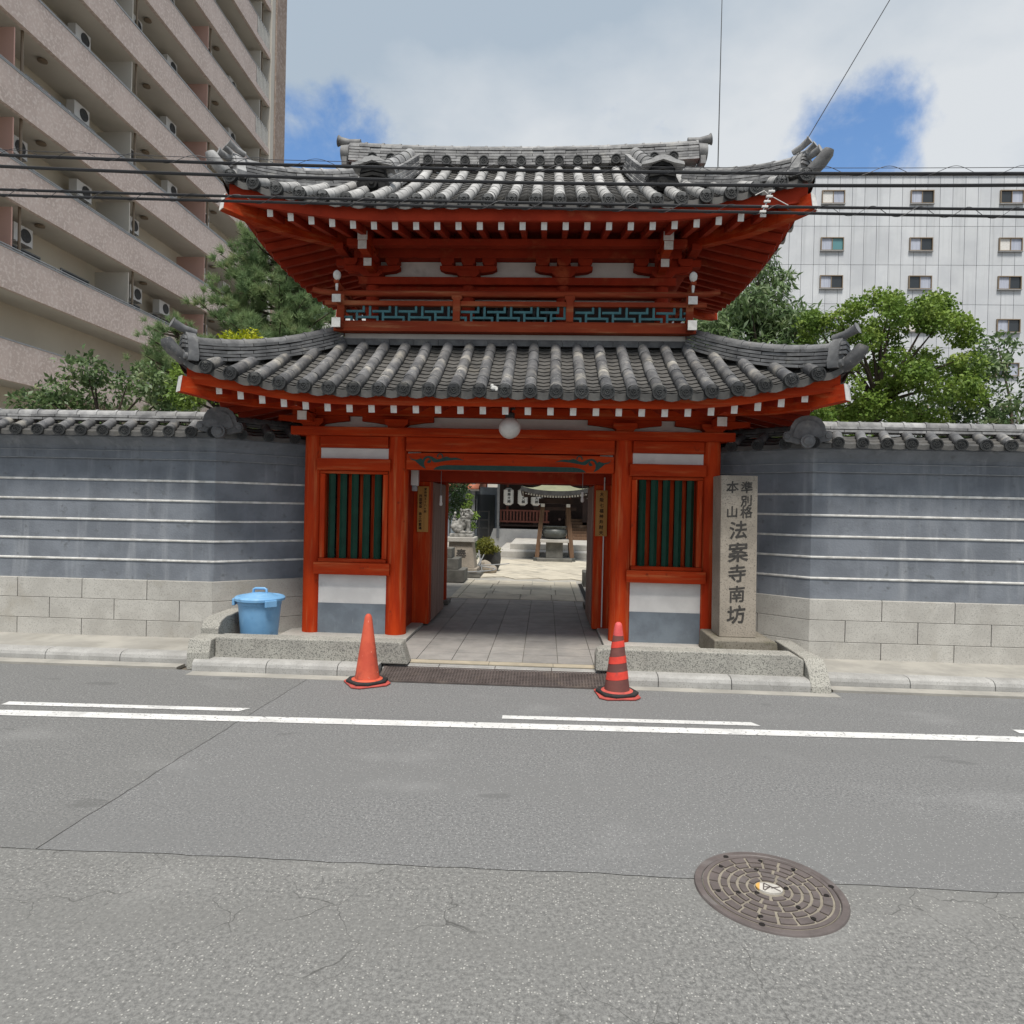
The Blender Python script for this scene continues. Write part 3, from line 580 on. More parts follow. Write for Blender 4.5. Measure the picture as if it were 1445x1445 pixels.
# ---- rainbow beam with painted scrolls over the passage
rb = MB().prism([(-1.228, 2.11), (-1.228, 2.30), (-1.0, 2.312), (1.0, 2.312), (1.228, 2.30), (1.228, 2.11)], .02, .19).build('rainbow_beam', 'vermilion_h', gate, bevel=.006)
for s in (-1, 1): part('plaster_strip', 'plaster', *sorted((s*1.222, s*1.07)), .09, .12, 2.302, 2.324, 0)
kx = .00837/9.03
def sc(s, zx, zy): return (s*(-1.225+(zx-30)*kx*1.0), 2.112+(305-zy)*kx)
def flat(polys, s, y):
    m = MB()
    for pl in polys:
        p = [sc(s, *q) for q in pl]
        m.add([(x, y, z) for x, z in p], [tuple(range(len(p)))])
    return m
main = [(52, 128), (90, 168), (150, 180), (190, 172), (215, 160), (240, 182), (247, 160), (275, 138), (310, 128), (360, 138), (400, 160), (430, 172), (465, 165), (500, 148), (540, 133), (600, 150), (660, 145), (710, 156), (775, 182), (690, 172), (600, 180), (530, 190), (440, 207), (390, 212), (362, 196), (345, 168), (305, 153), (272, 176), (258, 212), (260, 250), (282, 300), (220, 264), (175, 226), (140, 196), (90, 182)]
def arc(cx, cy, r0, r1, a0, a1, n=12):
    o = [(cx+r0*math.cos(a0+(a1-a0)*i/n), cy-r0*math.sin(a0+(a1-a0)*i/n)) for i in range(n+1)]
    i_ = [(cx+r1*math.cos(a1+(a0-a1)*i/n), cy-r1*math.sin(a1+(a0-a1)*i/n)) for i in range(n+1)]
    return o+i_
for s in (-1, 1):
    s2 = 1 if s < 0 else -1
    flat([main], s2, .016).build('painted_scroll', 'carve_green', rb)
    flat([arc(318, 192, 30, 16, -2.6, 1.2), arc(462, 132, 40, 24, -.4, 3.6), [(306, 190), (320, 180), (334, 190), (332, 204), (318, 210), (306, 203)]], s2, .0145).build('painted_scroll', 'carve_green', rb)
bd = [(-.905, 2.113), (-.875, 2.140), (-.83, 2.158), (-.75, 2.170), (0, 2.174), (.75, 2.170), (.83, 2.158), (.875, 2.140), (.905, 2.113)]
MB().add([(x, .016, z) for x, z in bd], [tuple(range(len(bd)))]).build('painted_band', 'carve_green', rb)
# ---- inner door frame, leaves, signs
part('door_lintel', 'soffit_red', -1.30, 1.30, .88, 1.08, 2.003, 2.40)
for s in (-1, 1):
    part('door_jamb', 'vermilion', *sorted((s*1.075, s*1.30)), .885, 1.06, .12, 2.0)
    lf = part('door_leaf', 'wood_door', *sorted((s*1.075, s*1.135)), 1.07, 2.12, .13, 2.0)
    for k in range(5):
        part('door_batten', 'wood_door', *sorted((s*1.062, s*1.075)), 1.08+k*.208, 1.08+k*.208+.196, .14, 1.99, .003, lf)
part('door_conduit', 'white_plastic', 1.19, 1.205, .86, .875, .15, 2.1, 0)
# ---- bracket zone above the ground storey
part('plaster_frieze', 'plaster', -2.45, 2.45, .10, .16, 2.598, 2.738, 0)
part('wall_plate', 'vermilion_h', -2.62, 2.62, .02, .22, 2.740, 2.86)
part('wall_plate', 'vermilion_h', -2.62, 2.62, 2.78, 2.98, 2.740, 2.86)
for s in (-1, 1): part('wall_plate', 'vermilion_h', *sorted((s*2.27, s*2.47)), .224, 2.776, 2.742, 2.858)
def daito(x, y0, y1, z0, h, w): return MB().prism([(x-w*.34, z0), (x+w*.34, z0), (x+w*.38, z0+h*.2), (x+w/2, z0+h*.48), (x+w/2, z0+h), (x-w/2, z0+h), (x-w/2, z0+h*.48), (x-w*.38, z0+h*.2)], y0, y1)
for x in (-2.365, -1.345, 1.345, 2.365):
    daito(x, -.045, .28, 2.598, .10, .28).build('bracket_block', 'vermilion_h', gate, bevel=.004)
    pl = [(x-.43, 2.739), (x-.43, 2.676), (x-.30, 2.664), (x-.14, 2.640), (x+.14, 2.640), (x+.30, 2.664), (x+.43, 2.676), (x+.43, 2.739)]
    MB().prism(pl, .035, .098).build('bracket_arm', 'vermilion_h', gate, bevel=.003)
def nose(x, y0, y1, z0, z1, w):
    o = B(x-w/2, x+w/2, y0+.006, y1, z0, z1).build('bracket_nose', 'vermilion_h', gate, bevel=.003)
    B(x-w/2-.001, x+w/2+.001, y0, y0+.006, z0-.001, z1+.001).build('painted_end', 'white_paint', o)
for s in (-1, 1):
    nose(s*2.385, -.30, .1, 2.645, 2.745, .105); nose(s*2.40, -.58, .1, 2.765, 2.865, .12)
# ---- globe lamp under the lower eave
gl = thing('globe_lamp', (.03, -.55, 2.5), 'white glass globe lamp hanging under the lower eave above the passage', 'lamp')
MB().ball((.03, -.62, 2.548), .118, 28, 18).build('globe', 'globe', gl, True)
MB().lathe([(.045, 2.64), (.052, 2.66), (.052, 2.705), (.03, 2.72)], (.03, -.62, 0), 16).build('holder', 'metal_dark', gl, True)
MB().tube([(.03, -.62, 2.71), (.045, -.60, 2.76), (.06, -.5, 2.79), (.06, -.3, 2.80)], .014, 8).build('bracket', 'metal_dark', gl, True)

# ---------------------------------------------------------------- roof geometry
class Roof:
    def __init__(s, HX, HY, zE, k1, k2, L, zr, lr, smax):
        s.HX, s.HY, s.zE, s.k1, s.k2, s.L, s.zr, s.lr, s.smax = HX, HY, zE, k1, k2, L, zr, lr, smax
    def lift(s, c, q): return s.L*max(0., 1-max(c, -.1)/1.9)**2.2*max(0., 1-q/s.lr)
    def z(s, c, q): return s.zE+s.k1*q+s.k2*q*q+s.lift(c, q)
    def zs(s, c, q): return s.zr+.25*q+s.lift(c, q)          # rafter centre line
    def at(s, side, a, q, zf=None):
        zf = zf or s.z
        if side in 'FB':
            y = YC-s.HY+q if side == 'F' else YC+s.HY-q
            return Vector((a, y, zf(s.HX-abs(a), q)))
        x = (s.HX-q)*(1 if side == 'R' else -1)
        return Vector((x, YC+a, zf(s.HY-abs(a), q)))
    def half(s, side): return s.HX if side in 'FB' else s.HY
LOW = Roof(3.40, 2.55, 2.878, .50, .061, .29, 2.665, 1.6, 1.27)
UPP = Roof(3.20, 2.10, 5.005, .54, .054, .29, 4.757, 1.6, 2.10)
SP = .2585

def eave_board(rf, side, q0, q1, za, zb, name, mat, parent, n=48, flare=0.0):
    """a board along the eave between surface offsets za..zb"""
    h = rf.half(side); m = MB(); vs = []
    for i in range(n+1):
        a = -h+2*h*i/n
        for q, dz in ((q0, zb), (q0, za), (q1, za), (q1, zb)):
            aa = max(-h+q, min(h-q, a)); p = rf.at(side, aa, q, lambda c, qq: rf.zE+rf.lift(c, 0)); vs.append((p.x, p.y, p.z+dz-(flare*max(0., 1-(h-abs(aa))/.7)**1.5 if dz == za else 0.)))
    fs = []
    for i in range(n):
        for k in range(4): fs.append((i*4+k, i*4+(k+1) % 4, (i+1)*4+(k+1) % 4, (i+1)*4+k))
    fs += [(3, 2, 1, 0), (n*4, n*4+1, n*4+2, n*4+3)]
    m.add(vs, fs); return m.build(name, mat, parent, True)

def pan_sheet(rf, side, smax, parent, front):
    """stepped, dished pan tiles between the cover rows"""
    h = rf.half(side); m = MB(); K = int(h/SP)+1; course = .105
    for i in range(-K, K):
        a0, a1 = i*SP, (i+1)*SP
        a0c, a1c = max(a0, -h), min(a1, h)
        if a1c-a0c < .05: continue
        am = (a0c+a1c)/2
        q = -.03; nq = 0
        while q < smax:
            q1 = q+course
            if rf.HX and min(h-abs(a0c), h-abs(a1c)) < q-.12: break
            seg = 4; vs = []
            for (qq, up) in ((q+(.035 if nq else .0), -.032 if nq else -.055), (q, .018), (q1+.045, .0)):
                for j in range(seg+1):
                    t = j/seg; a = a0c+(a1c-a0c)*t
                    sag = -.040*(1-(2*t-1)**2)+.012
                    cc = max(h-abs(a), 0)
                    if cc < qq-.02:            # clip to the hip line
                        qc = cc
                    else: qc = qq
                    p = rf.at(side, a, max(qc, -.03)); vs.append((p.x, p.y, p.z+sag+up))
            n = seg+1
            m.add(vs, [(r*n+j, r*n+j+1, (r+1)*n+j+1, (r+1)*n+j) for r in range(2) for j in range(seg)])
            q = q1; nq += 1
    # solid underlay
    m.grid(lambda u, v: tuple(rf.at(side, max(-h+v*smax, min(h-v*smax, -h+2*h*u)), v*smax)-Vector((0, 0, .07))), 30, 6)
    o = m.build('pan_tiles', 'tile_pan', parent, True, kind='stuff'); return o

def cover_mesh(mat, name='cover_tile', r=.063, L=.30):
    m = MB(); n = 10; vs = []
    for (x, rr) in ((0, r*1.02), (.015, r*1.045), (.05, r*1.03), (L*.5, r*.99), (L+.012, r*.95)):
        for i in range(n+1):
            a = math.pi*(-.18+1.36*i/n); vs.append((rr*math.cos(a), x, rr*math.sin(a)))
    k = n+1
    m.add(vs, [(j*k+i, j*k+i+1, (j+1)*k+i+1, (j+1)*k+i) for j in range(4) for i in range(n)])
    m.add([(r*1.02*math.cos(math.pi*(-.18+1.36*i/n)), 0, r*1.02*math.sin(math.pi*(-.18+1.36*i/n))) for i in range(n+1)], [tuple(range(n+1))])
    return m.mesh(name, mat, True)
def disc_mesh(mat='tile_disc', r=.074, name='eave_disc'):
    m = MB(); n = 20
    def ring(rr, y): return [(rr*math.cos(2*math.pi*i/n), y, rr*math.sin(2*math.pi*i/n)) for i in range(n)]
    prof = [(r*.96, .05), (r, .0), (r*.985, -.012), (r*.80, -.012), (r*.77, -.002), (r*.50, -.002), (r*.46, -.008), (r*.36, -.008), (r*.30, -.001), (.002, -.001)]
    vs = []
    for rr, y in prof: vs += ring(rr, y)
    m.add(vs, [(j*n+i, (j+1)*n+i, (j+1)*n+(i+1) % n, j*n+(i+1) % n) for j in range(len(prof)-1) for i in range(n)])
    for k in range(3):
        a = 2*math.pi*k/3+.4; m.ball((r*.17*math.cos(a), -.004, r*.17*math.sin(a)), r*.12, 6, 4, (1, .6, 1))
    for k in range(12):
        a = 2*math.pi*k/12; m.ball((r*.64*math.cos(a), -.004, r*.64*math.sin(a)), r*.075, 5, 3, (1, .6, 1))
    return m.mesh(name, mat, True)
TL = .30
COV = {k: cover_mesh(k) for k in ('tile_low', 'tile_up')}
DISC = disc_mesh()
def cover_rows(rf, side, stop, parent, mat, individual):
    h = rf.half(side); K = int((h-.04)/SP); joined = MB()
    src = COV[mat]
    for i in range(-K, K+1):
        a = i*SP; qmax = stop(a)
        q = -.05; first = True
        while q < qmax-.04:
            L = min(TL, qmax-q)
            sl = TL/math.hypot(1, rf.k1+2*rf.k2*max(q, 0)); q1 = min(q+sl, qmax)
            p0 = rf.at(side, a, max(q, -.05)); p1 = rf.at(side, a, q1)
            d = p1-p0; Ln = d.length; d.normalize()
            yv = d; xv = yv.cross(Vector((0, 0, 1))).normalized(); zv = xv.cross(yv)
            mt = Matrix((xv, yv, zv)).transposed().to_4x4(); mt.translation = p0+zv*.022
            if individual:
                jr = random.uniform(-.004, .004)
                link('cover_tile', src, parent, mt @ Matrix.Translation((jr, 0, random.uniform(-.002, .002))) @ Matrix.Diagonal((1, Ln/TL, 1, 1)))
            else:
                p = mt.translation; joined.cyl(p, p+d*Ln, .062, .060, 8, False)
            if first:
                dm = Matrix((xv, Vector((yv.x, yv.y, 0)).normalized(), Vector((0, 0, 1)))).transposed().to_4x4(); dm.translation = p0+zv*.016-Vector((yv.x, yv.y, 0)).normalized()*.012
                if individual: link('eave_disc', DISC, parent, dm)
                else: joined.cyl(dm.translation, dm.translation+Vector((yv.x, yv.y, 0))*.05, .072, .072, 12)
                first = False
            q = q1
    if not individual: joined.build('cover_tiles', mat, parent, True, kind='stuff')

def roof_frame(rf, name, wall_q, rafter_offs, spacing, nraf, side_rafters):
    """deck board mesh that parents the roof's pieces"""
    m = MB()
    for side in 'FBLR':
        h = rf.half(side)
        m.grid(lambda u, v: tuple(rf.at(side, max(-h+.04+v*wall_q, min(h-.04-v*wall_q, -h+2*h*u)), .04+v*wall_q, rf.zs)+Vector((0, 0, .050))), 40, 5)
    deck = m.build(name, 'soffit_red', gate, True)
    for side in 'FBLR':
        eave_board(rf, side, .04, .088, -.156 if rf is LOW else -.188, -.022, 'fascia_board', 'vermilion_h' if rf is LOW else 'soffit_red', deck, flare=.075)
        eave_board(rf, side, -.018, .08, -.0215, -.004, 'tile_batten', 'demon_dark', deck)
    W, H = .062, .082
    def raf(side, a):
        h = rf.half(side); c = h-abs(a); q0 = .095; q1 = min(wall_q, c-.02)
        if q1 < q0+.1: return
        pts = [rf.at(side, a, q, rf.zs) for q in (q0, (q0+q1)/2, q1)]
        m = MB(); m.beam(pts[0], pts[1], W, H); m.beam(pts[1], pts[2], W, H)
        o = m.build('rafter', 'soffit_red', deck)
        if side in 'FLR':
            d = (pts[0]-pts[1]).normalized(); MB().beam(pts[0]+d*(.0045 if side == 'F' else .0012), pts[0]-d*.0005, *((W+.002, H+.002) if side == 'F' else (W-.002, H-.002))).build('rafter_end', 'white_paint', deck)
    for k in range(nraf): 
        raf('F', rafter_offs+k*spacing)
    for sd in 'LR':
        n = int((rf.HY-.25)/spacing)
        for k in range(-n, n+1): raf(sd, k*spacing)
    # hip beams
    for sx in (-1, 1):
        for sy in (-1, 1):
            def hp(q): return Vector((sx*(rf.HX-q), YC+sy*(rf.HY-q), rf.zs(q, q)-.055))
            pts = [hp(q) for q in (-.01, .25, .55, .9, wall_q)]
            m = MB()
            for a, b in zip(pts, pts[1:]): m.beam(a, b+(b-a).normalized()*.01, .115, .165)
            m.build('hip_beam', 'vermilion_h', deck)
            d = (pts[0]-pts[1]).normalized()
            MB().beam(pts[0]+d*.006, pts[0]-d*.001, .118, .168).build('hip_beam_end', 'white_paint', deck)
    return deck

# ---- ridge made of stacked flat tiles
UNIT = {}
def unit_box(mat, name):
    if (mat, name) not in UNIT: UNIT[mat, name] = B(-.5, .5, -.5, .5, -.5, .5).mesh(name, mat)
    return UNIT[mat, name]
def half_round(mat):
    k = (mat, 'round')
    if k not in UNIT:
        m = MB(); n = 8; vs = []
        for x, r in ((-.5, 1.12), (-.38, 1.12), (-.379, 1.0), (.5, .97)):
            vs += [(x, r*math.cos(math.pi*i/n), r*math.sin(math.pi*i/n)) for i in range(n+1)]
        c = n+1; m.add(vs, [(j*c+i, j*c+i+1, (j+1)*c+i+1, (j+1)*c+i) for j in range(3) for i in range(n)])
        m.add([vs[i] for i in range(c)], [tuple(range(c))]); m.add([vs[3*c+i] for i in range(c)], [tuple(range(c-1, -1, -1))])
        UNIT[k] = m.mesh('ridge_cap_tile', mat, True)
    return UNIT[k]
def ridge(path, parent, mat, layers, w0, w1, th, piece=.28, capr=.055, base=0.0, join=False):
    """path: points along the ridge base; layered flat tiles, then round cap tiles"""
    path = [Vector(p) for p in path]
    cum = [0.]
    for a, b in zip(path, path[1:]): cum.append(cum[-1]+(b-a).length)
    def at(s):
        s = max(0, min(cum[-1], s))
        for k in range(len(path)-1):
            if s <= cum[k+1] or k == len(path)-2: return path[k].lerp(path[k+1], (s-cum[k])/(cum[k+1]-cum[k]))
    tot = cum[-1]; ub = unit_box(mat, 'ridge_tile'); J = MB()
    UB = [(x, y, z) for z in (-.5, .5) for x, y in ((-.5, -.5), (.5, -.5), (.5, .5), (-.5, .5))]
    UF = [(0, 3, 2, 1), (4, 5, 6, 7), (0, 1, 5, 4), (1, 2, 6, 5), (2, 3, 7, 6), (3, 0, 4, 7)]
    def frame(a, b):
        d = (b-a); L = d.length; d.normalize(); s = d.cross(Vector((0, 0, 1))).normalized(); u = s.cross(d)
        m = Matrix((d, s*-1, u)).transposed().to_4x4(); m.translation = (a+b)/2; return m, L
    for l in range(layers):
        w = w0+(w1-w0)*l/max(1, layers-1)+(.02 if l == layers-1 else 0)
        n = max(1, round(tot/piece)); off = (l % 2)*.5
        ss = [max(0, (i-off)*tot/n) for i in range(n+2)]; ss = [s for s in ss if s < tot]+[tot]
        for a, b in zip(ss, ss[1:]):
            if b-a < .03: continue
            mt, L = frame(at(a), at(b))
            sh = Vector((0, 0, base+(l+.5)*th))
            mt.translation += sh
            mt = mt @ Matrix.Diagonal((L-.006, w+random.uniform(-.012, .012), th*.72, 1))
            if join: J.add([mt @ Vector(q) for q in UB], UF)
            else: link('ridge_tile', ub, parent, mt)
    if join: J.build('ridge_tiles', mat, parent, kind='stuff')
    n = max(2, round(tot/.24)); hr = half_round(mat)
    for i in range(n):
        mt, L = frame(at(tot*i/n), at(tot*(i+1)/n)); mt.translation += Vector((0, 0, base+layers*th))
        link('ridge_cap_tile', hr, parent, mt @ Matrix.Diagonal((-L*1.0, capr, capr, 1)))
    return at(tot)

def oni(parent, pos, yaw, w, h, mat, name='ridge_end_tile', stripes=True, dark=None):
    """demon-tile style ridge end: stepped shoulders, stripes, boss; faces direction yaw (0 = -Y)"""
    pos = Vector(pos); rm = Matrix.Rotation(yaw, 4, 'Z')
    out = [(-.5, 0), (-.56, .22), (-.46, .40), (-.42, .62), (-.30, .78), (-.16, .86), (0, 1.0), (.16, .86), (.30, .78), (.42, .62), (.46, .40), (.56, .22), (.5, 0)]
    m = MB().prism([(x*w, z*h) for x, z in reversed(out)], -.05, .05)
    for k, (zz, ww) in enumerate(((.70, .62), (.56, .78), (.42, .86))):
        if stripes: m.prism([(x*w, z*h) for x, z in reversed([(-ww/2, zz-.04), (-ww/2+.04, zz+.05), (0, zz+.13), (ww/2-.04, zz+.05), (ww/2, zz-.04), (0, zz+.03)])], -.072, -.05)
    m.cyl((0, -.09, h*.20), (0, -.05, h*.20), h*.16, h*.18, 14); m.cyl((0, -.11, h*.20), (0, -.09, h*.20), h*.07, h*.09, 10)
    for sx in (-1, 1): m.cyl((sx*w*.32, -.08, h*.14), (sx*w*.32, -.05, h*.14), h*.10, h*.11, 12)
    o = m.build(name, dark or mat, parent, True)
    o.matrix_basis = Matrix.Translation(pos) @ rm
    return o
def toribusuma(parent, p0, p1, r, mat):
    p0 = Vector(p0); p1 = Vector(p1); mid = (p0+p1)/2-Vector((0, 0, (p1-p0).length*.06))
    m = MB().tube([p0, mid, p1-(p1-mid)*.15, p1], [r*.85, r*.92, r*1.05, r*1.35], 14)
    return m.build('ridge_horn', mat, parent, True)

# ======== lower roof
low = roof_frame(LOW, 'lower_roof', 1.25, -13*.2335, .2335, 27, True)
def low_stop(a): return min(1.22, LOW.HX-abs(a)-.02)
pan_sheet(LOW, 'F', 1.27, low, True); cover_rows(LOW, 'F', low_stop, low, 'tile_low', True)
for sd in 'LRB':
    hh = LOW.half(sd)
    pan_sheet(LOW, sd, 1.27, low, False); cover_rows(LOW, sd, lambda a: min(1.22, hh-abs(a)-.02), low, 'tile_low', False)
for sx in (-1, 1):
    for sy in (-1, 1):
        path = [Vector((sx*(LOW.HX-q), YC+sy*(LOW.HY-q), LOW.z(q, q)-.01)) for q in (1.28, 1.05, .8, .55, .32, .10)]
        front = sy < 0
        e = ridge(path, low, 'tile_ridge_low', 5, .24, .17, .040, .27, .058, join=not front)
        yaw = math.atan2(sx*1.0, 1.0) if front else math.atan2(sx, -1.0)
        c = path[-1]
        oni(low, (c.x+sx*.045, c.y+sy*.045, c.z-.02), math.atan2(sx, -sy), .30, .34, 'tile_ridge_low')
        tip = Vector((sx*(LOW.HX+.10), YC+sy*(LOW.HY+.10), LOW.z(0, 0)+.15))
        MB().tube([c, c.lerp(tip, .45)-Vector((0, 0, .06)), c.lerp(tip, .8)-Vector((0, 0, .035)), tip, tip+Vector((sx*.012, sy*.012, .035))], [.066, .070, .072, .066, .05], 12).build('corner_tile', 'tile_low', low, True)
        toribusuma(low, (c.x, c.y, c.z+.30), (c.x+sx*.17, c.y+sy*.17, c.z+.37), .045, 'tile_ridge_low')
# flashing course where the roof meets the balcony
fl = unit_box('tile_ridge_low', 'flashing_tile')
for i in range(14):
    for (yy, ry) in ((.23, 0), (2.77, 0)):
        link('flashing_tile', fl, low, Matrix.Translation((-2.1+4.2*(i+.5)/14, yy, 3.662)) @ Matrix.Diagonal((.296, .10, .076, 1)))
part('plaster_band', 'plaster', -2.06, 2.06, .215, .26, 3.69, 3.768, 0)
for s in (-1, 1): part('plaster_band', 'plaster', *sorted((s*2.012, s*2.06)), .264, 2.75, 3.60, 3.768, 0)
part('roof_core', 'soffit_red', -1.95, 1.95, .30, 2.70, 2.88, 3.74, 0)
# bird droppings on the lower roof
tag(MB().ball((-.115, -1.02, 2.905), .03, 8, 5, (1.3, .6, .9)).ball((-.14, -.99, 2.935), .02, 8, 5).ball((-.085, -1.04, 2.88), .022, 8, 5, (1, .5, 1.3)).build('mortar_patch', 'white_paint', low))

# ======== balcony
WR = 'weathered_red'
part('balcony_floor', WR, -2.08, 2.08, .16, 2.84, 3.772, 3.80)
part('balcony_beam', WR, -2.15, 2.15, .045, .155, 3.757, 3.868)
part('balcony_beam_cap', WR, -2.02, 2.02, .058, .142, 3.8685, 3.885, .003)
part('middle_rail', WR, -2.27, 2.27, .065, .135, 4.070, 4.128)
MB().tube([(-2.42, .10, 4.262), (-2.30, .10, 4.235), (-2.1, .10, 4.222), (0, .10, 4.218), (2.1, .10, 4.222), (2.30, .10, 4.235), (2.42, .10, 4.262)], .036, 10).build('top_rail', WR, gate, True)
for s in (-1, 1):
    part('balcony_beam', WR, *sorted((s*2.025, s*2.115)), -.10, 3.1, 3.775, 3.862)
    part('middle_rail', WR, *sorted((s*2.045, s*2.105)), -.11, 3.1, 4.076, 4.124)
    MB().tube([(s*2.075, -.12, 4.30), (s*2.075, .0, 4.275), (s*2.075, .3, 4.262), (s*2.075, 3.0, 4.262)], .03, 10).build('top_rail', WR, gate, True)
    part('corner_post', WR, *sorted((s*2.03, s*2.115)), .058, .142, 3.8685, 4.20)
    for z, hh in ((3.815, .056), (4.10, .046)):
        part('rail_end', 'white_paint', s*2.07-.052, s*2.07+.052, -.116, -.101, z-hh, z+hh, .003)
    MB().lathe([(.012, 4.19), (.018, 4.25), (.012, 4.30), (.022, 4.315), (.042, 4.345), (.046, 4.375), (.038, 4.405), (.015, 4.425), (.003, 4.43)], (s*2.07, -.10, 0), 14).build('finial', 'white_paint', gate, True)
    for k in range(1, 4): part('rail_post', WR, *sorted((s*2.04, s*2.10)), .1+k*.75-.035, .1+k*.75+.035, 3.862, 4.24)
for x in (-.672, .672):
    part('rail_post', WR, x-.043, x+.043, .045, .155, 3.8855, 4.195)
    daito(x, .05, .15, 4.128, .06, .12).build('post_head', WR, gate)
# fretwork panels
def fret(x0, x1, ph, hl=True):
    m = MB(); zB, zL, zU, zT = 3.886, 3.935, 4.005, 4.069; w = .026; per = .317
    def hb(a, b, z):
        a = max(a, x0); b = min(b, x1)
        if b-a > .01: m.box(a, b, .085, .115, z-w/2, z+w/2)
    def vb(x, z0, z1):
        if x-w/2 > x0 and x+w/2 < x1: m.box(x-w/2, x+w/2, .0862, .1138, z0, z1)
    x = x0-per+ph
    while x < x1+per:
        hb(x-.127, x+.095, zU); vb(x+.095-w/2, zU+w/2, zT); vb(x, zB, zU-w/2)
        hb(x+w/2, x+.264, zL); vb(x+.264-w/2, zB, zL-w/2); vb(x+.159, zL+w/2, zT)
        x += per
    m.build('fretwork_panel', 'teal', gate)
fret(-2.03, -.716, .15); fret(-.628, .628, .13); fret(.716, 2.03, .15)

# ======== upper storey
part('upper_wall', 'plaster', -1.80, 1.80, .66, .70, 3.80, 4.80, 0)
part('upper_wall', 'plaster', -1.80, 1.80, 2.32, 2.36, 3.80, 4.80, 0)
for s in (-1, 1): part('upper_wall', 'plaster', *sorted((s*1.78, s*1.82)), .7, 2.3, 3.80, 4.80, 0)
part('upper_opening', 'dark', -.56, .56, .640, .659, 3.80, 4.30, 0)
for s in (-1, 1): part('fret_shade_board', 'hall_wood', *sorted((s*.68, s*1.75)), .60, .655, 3.80, 4.235, 0)  # dark boards added over the plaster to imitate the shade behind the fretwork
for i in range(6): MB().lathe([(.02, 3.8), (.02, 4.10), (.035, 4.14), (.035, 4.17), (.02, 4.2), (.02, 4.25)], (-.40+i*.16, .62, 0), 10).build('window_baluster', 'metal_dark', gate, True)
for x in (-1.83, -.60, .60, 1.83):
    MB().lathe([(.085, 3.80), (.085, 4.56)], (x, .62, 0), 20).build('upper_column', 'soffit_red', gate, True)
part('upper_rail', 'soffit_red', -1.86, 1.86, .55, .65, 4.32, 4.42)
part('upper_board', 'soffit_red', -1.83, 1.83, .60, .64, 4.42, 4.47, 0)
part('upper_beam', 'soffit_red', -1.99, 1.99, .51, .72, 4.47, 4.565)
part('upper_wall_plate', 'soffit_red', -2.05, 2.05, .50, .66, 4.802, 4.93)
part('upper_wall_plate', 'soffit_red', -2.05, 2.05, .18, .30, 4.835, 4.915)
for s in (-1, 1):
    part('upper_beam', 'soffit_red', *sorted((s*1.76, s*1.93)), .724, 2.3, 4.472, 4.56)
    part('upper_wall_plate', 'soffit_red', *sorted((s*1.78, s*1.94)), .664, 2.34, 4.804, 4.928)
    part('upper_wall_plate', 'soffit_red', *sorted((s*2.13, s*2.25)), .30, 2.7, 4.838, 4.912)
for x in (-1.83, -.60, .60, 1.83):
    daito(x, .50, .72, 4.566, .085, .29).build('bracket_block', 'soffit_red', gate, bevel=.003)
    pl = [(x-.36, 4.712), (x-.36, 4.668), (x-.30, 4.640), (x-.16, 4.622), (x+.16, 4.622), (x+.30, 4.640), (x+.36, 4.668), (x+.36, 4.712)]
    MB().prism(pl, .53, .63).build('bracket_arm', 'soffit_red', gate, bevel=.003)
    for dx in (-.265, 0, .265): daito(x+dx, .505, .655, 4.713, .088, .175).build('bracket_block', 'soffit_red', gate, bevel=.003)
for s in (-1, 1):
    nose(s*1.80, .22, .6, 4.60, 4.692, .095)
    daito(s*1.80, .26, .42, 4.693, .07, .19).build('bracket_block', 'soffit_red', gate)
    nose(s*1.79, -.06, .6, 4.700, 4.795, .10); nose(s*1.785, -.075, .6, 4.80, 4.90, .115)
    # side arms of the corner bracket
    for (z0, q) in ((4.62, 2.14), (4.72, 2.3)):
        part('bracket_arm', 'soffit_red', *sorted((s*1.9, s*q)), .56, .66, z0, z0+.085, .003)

# ======== upper roof
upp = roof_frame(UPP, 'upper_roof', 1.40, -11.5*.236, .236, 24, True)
def up_stop(a):
    c = UPP.HX-abs(a)
    return 2.02 if abs(a) < 2.30 else min(c-.02, 1.0)
pan_sheet(UPP, 'F', 1.0, upp, True); cover_rows(UPP, 'F', up_stop, upp, 'tile_up', True)
for sd in 'LRB':
    hh = UPP.half(sd)
    pan_sheet(UPP, sd, 1.0, upp, False); cover_rows(UPP, sd, (lambda a: min(.98, hh-abs(a)-.02)) if sd in 'LR' else up_stop, upp, 'tile_up', False)
# main slopes above the hip line, as dished pan courses
def main_slope(side):
    m = MB(); K = 9
    for i in range(-K, K):
        a0, a1 = max(i*SP, -2.40), min((i+1)*SP, 2.40); q = .90; seg = 4
        while q < 2.10:
            q1 = q+.105; vs = []
            for qq, up in ((q+.035, -.032), (q, .018), (q1+.045, 0)):
                for j in range(seg+1):
                    t = j/seg; p = UPP.at(side, a0+(a1-a0)*t, min(qq, 2.1)); vs.append((p.x, p.y, p.z-.040*(1-(2*t-1)**2)+.012+up))
            n = seg+1; m.add(vs, [(r*n+j, r*n+j+1, (r+1)*n+j+1, (r+1)*n+j) for r in range(2) for j in range(seg)]); q = q1
    m.grid(lambda u, v: tuple(UPP.at(side, -2.40+4.8*u, .9+1.2*v)-Vector((0, 0, .07))), 4, 6)
    m.build('pan_tiles', 'tile_pan', upp, True, kind='stuff')
main_slope('F'); main_slope('B')
# gable triangles
for s in (-1, 1):
    MB().prism([(YC-1.15, 5.5), (YC+1.15, 5.5), (YC, 6.36)], *sorted((s*2.14, s*2.18)), 'yz').build('gable', 'soffit_red', upp)
    for sy in (-1, 1):
        MB().beam((s*2.40, YC+sy*1.2, 5.56), (s*2.40, YC, 6.33), .05, .16).build('verge_board', 'vermilion_h', upp)
